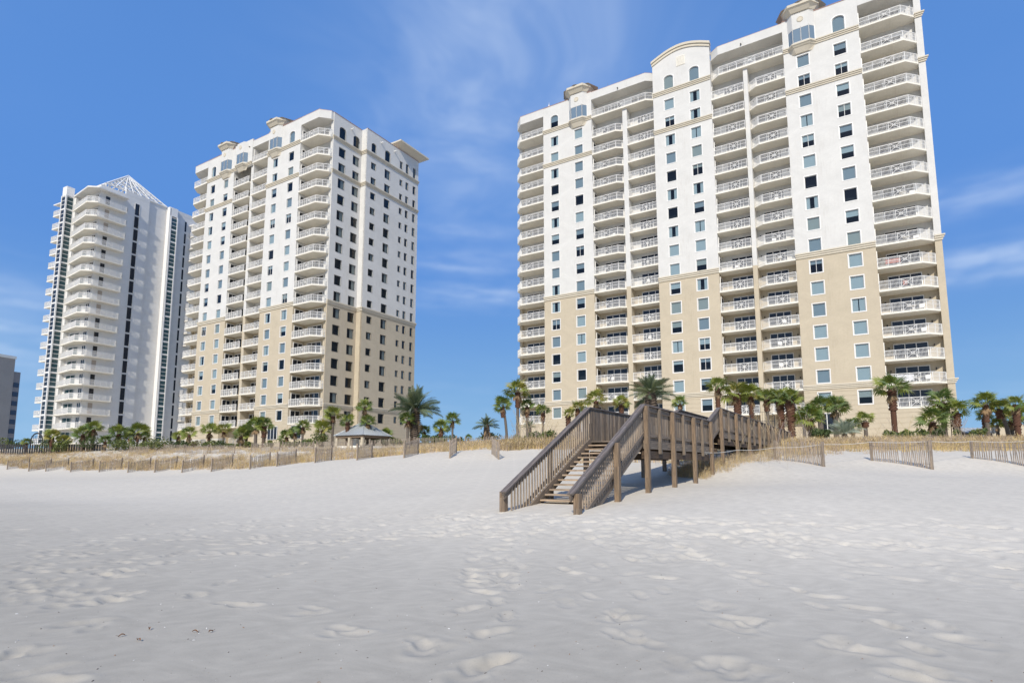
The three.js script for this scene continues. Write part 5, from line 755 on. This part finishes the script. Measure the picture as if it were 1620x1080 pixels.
{ // beach towels over railings of the long tower, furniture on some balconies
  const put = (name, label, cat, s, k, z, build) => { const b = V3(7.56 + s * AL[0] - z * IN[0], rootY + fl(k), -96.396 + s * AL[1] - z * IN[1]); const t = thing(name, label, cat, b, TURN); build(t); return t; };
  const towel = (w) => (t) => { part('cloth', [box(w, 0.55, 0.015, 0, 0.6, -0.09), box(w, 0.02, 0.06, 0, 0.88, -0.07)], M.red, t); part('fringe', Array.from({ length: 12 }, (_, i) => box(0.015, 0.05, 0.01, -w / 2 + (i + 0.5) * w / 12, 0.30, -0.09)), M.red, t); };
  put('beach_towel', 'wide red beach towel on a right corner balcony of the long tower', 'towel', 47.9, 7, 0, towel(1.6)); put('beach_towel', 'narrow red beach towel one floor below the wide red one', 'towel', 49.0, 6, 0, towel(0.45));
  const table = (t) => { part('top', new THREE.CylinderGeometry(0.45, 0.45, 0.04, 18).translate(0, 0.72, 0), M.frame, t); for (const a of [0.8, 2.4, 3.9, 5.5]) part('leg', rod(V3(Math.cos(a) * 0.36, 0, Math.sin(a) * 0.36), V3(Math.cos(a) * 0.2, 0.71, Math.sin(a) * 0.2), 0.025), M.frame, t); };
  const chair = (t) => { part('seat', box(0.5, 0.05, 0.5, 0, 0.43, 0), M.frame, t); part('backrest', box(0.5, 0.55, 0.05, 0, 0.72, -0.24).rotateX(-0.1), M.frame, t); for (const [x, z] of [[-0.22, -0.22], [0.22, -0.22], [-0.22, 0.22], [0.22, 0.22]]) part('leg', box(0.05, 0.43, 0.05, x, 0.215, z), M.frame, t); };
  const floors = ['first', 'second', 'third', 'fourth', 'fifth', 'sixth', 'seventh', 'eighth', 'ninth', 'tenth', 'eleventh', 'twelfth'];
  for (const k of [2, 4, 5, 8, 10]) { put('balcony_table', `round white table on the long tower right corner balcony, ${floors[k - 1]} row from the bottom`, 'table', 49.6, k, -1.1, table); put('balcony_chair', `white chair on the long tower right corner balcony, ${floors[k - 1]} row from the bottom`, 'chair', 50.6, k, -1.3, chair); }
  { // chairs and tables on the recessed balconies
    const q = rng(4040), cols = [['first', 9.6], ['second', 15.6], ['third', 29.0], ['fourth', 34.6]];
    for (const [w, s] of cols) for (const k of [1, 2, 3, 4, 5, 6, 8, 9, 11]) if (q() < 0.5) { const row = floors[k - 1]; if (q() < 0.6) put('balcony_chair', `pale chair on the ${w} recessed balcony column of the long tower, ${row} row up`, 'chair', s + q() - 0.5, k, -0.9 - 0.5 * q(), chair); else put('balcony_table', `round table on the ${w} recessed balcony column of the long tower, ${row} row up`, 'table', s + q() - 0.5, k, -1.0, table); }
  }
  put('balcony_sheet', 'white sheet inside the right corner balcony railing, second row from the bottom', 'sheet', 48.0, 2, 0, (t) => { part('cloth', [box(2.2, 0.72, 0.02, 0, 0.6, -0.09)], M.cloth, t); part('hem', [box(2.2, 0.03, 0.03, 0, 0.24, -0.09)], M.cloth, t); });
}
{ // bits of shell, leaf and weed scattered on the near sand
  const q = rng(31337), n = 1500, g = new THREE.IcosahedronGeometry(1, 0).scale(1, 0.35, 0.6), m = new THREE.InstancedMesh(g, std([1, 1, 1], 0.8), n), o = new THREE.Object3D(), col = new THREE.Color();
  for (let i = 0; i < n; i++) { const az = lerp(-0.78, 0.78, Math.pow(q(), 1.15)), d = lerp(4.2, 11, Math.pow(q(), 1.8)), x = Math.sin(az) * d, z = -Math.cos(az) * d, s = 0.002 + 0.007 * Math.pow(q(), 5); o.position.set(x, sand(x, z) + s * 0.2, z); o.rotation.set(q() * 0.6, q() * 6.3, q() * 0.6); o.scale.set(s * (1 + q()), s, s); o.updateMatrix(); m.setMatrixAt(i, o.matrix); const k = q(); k < 0.55 ? col.setRGB(0.12, 0.10, 0.08) : k < 0.75 ? col.setRGB(0.24, 0.13, 0.06) : col.setRGB(0.72, 0.70, 0.66); m.setColorAt(i, col); }
  m.name = 'shell_fragments'; m.castShadow = m.receiveShadow = true; scene.add(m); tag(m, 'tiny shell fragments and weed bits scattered on the near sand', 'shells', null, 'stuff');
  [[308, 1000, 'curled brown leaf on the near sand, left one of a pair'], [333, 1000, 'curled brown leaf on the near sand, right one of a pair'], [219, 1013, 'rusty brown leaf on the near sand, lower left'], [192, 1006, 'pale brown leaf on the near sand at left'], [236, 995, 'small tan leaf above the rusty one on the near sand']].forEach(([u, v, lab], i) => { const p = sandAt(u, v), t = thing('dry_leaf', lab, 'leaf', V3(p.x, sand(p.x, p.z) + 0.008, p.z), i * 1.3), a = []; const L = 0.026; for (let k = 0; k < 4; k++) { const f = (e) => V3((e / 4 - 0.5) * L * 2, 0.012 * Math.sin(e * 0.9), 0), w = (e) => 0.010 * Math.sin(Math.PI * (e + 0.3) / 4.6); for (const s of [-1, 1]) { const A = f(k), B = f(k + 1), c = f(k).add(V3(0, 0.008, s * w(k))), d = f(k + 1).add(V3(0, 0.008, s * w(k + 1))); tri(a, A, B, d); tri(a, A, d, c); } } part('blade', soup(a), std([0.20, 0.09, 0.035], 0.8, { side: THREE.DoubleSide }), t); part('stalk', rod(V3(L, 0.004, 0), V3(L + 0.02, 0.012, 0.004), 0.002, 0.0015, 5), M.stem, t); });
}
renderer.render(scene, camera);
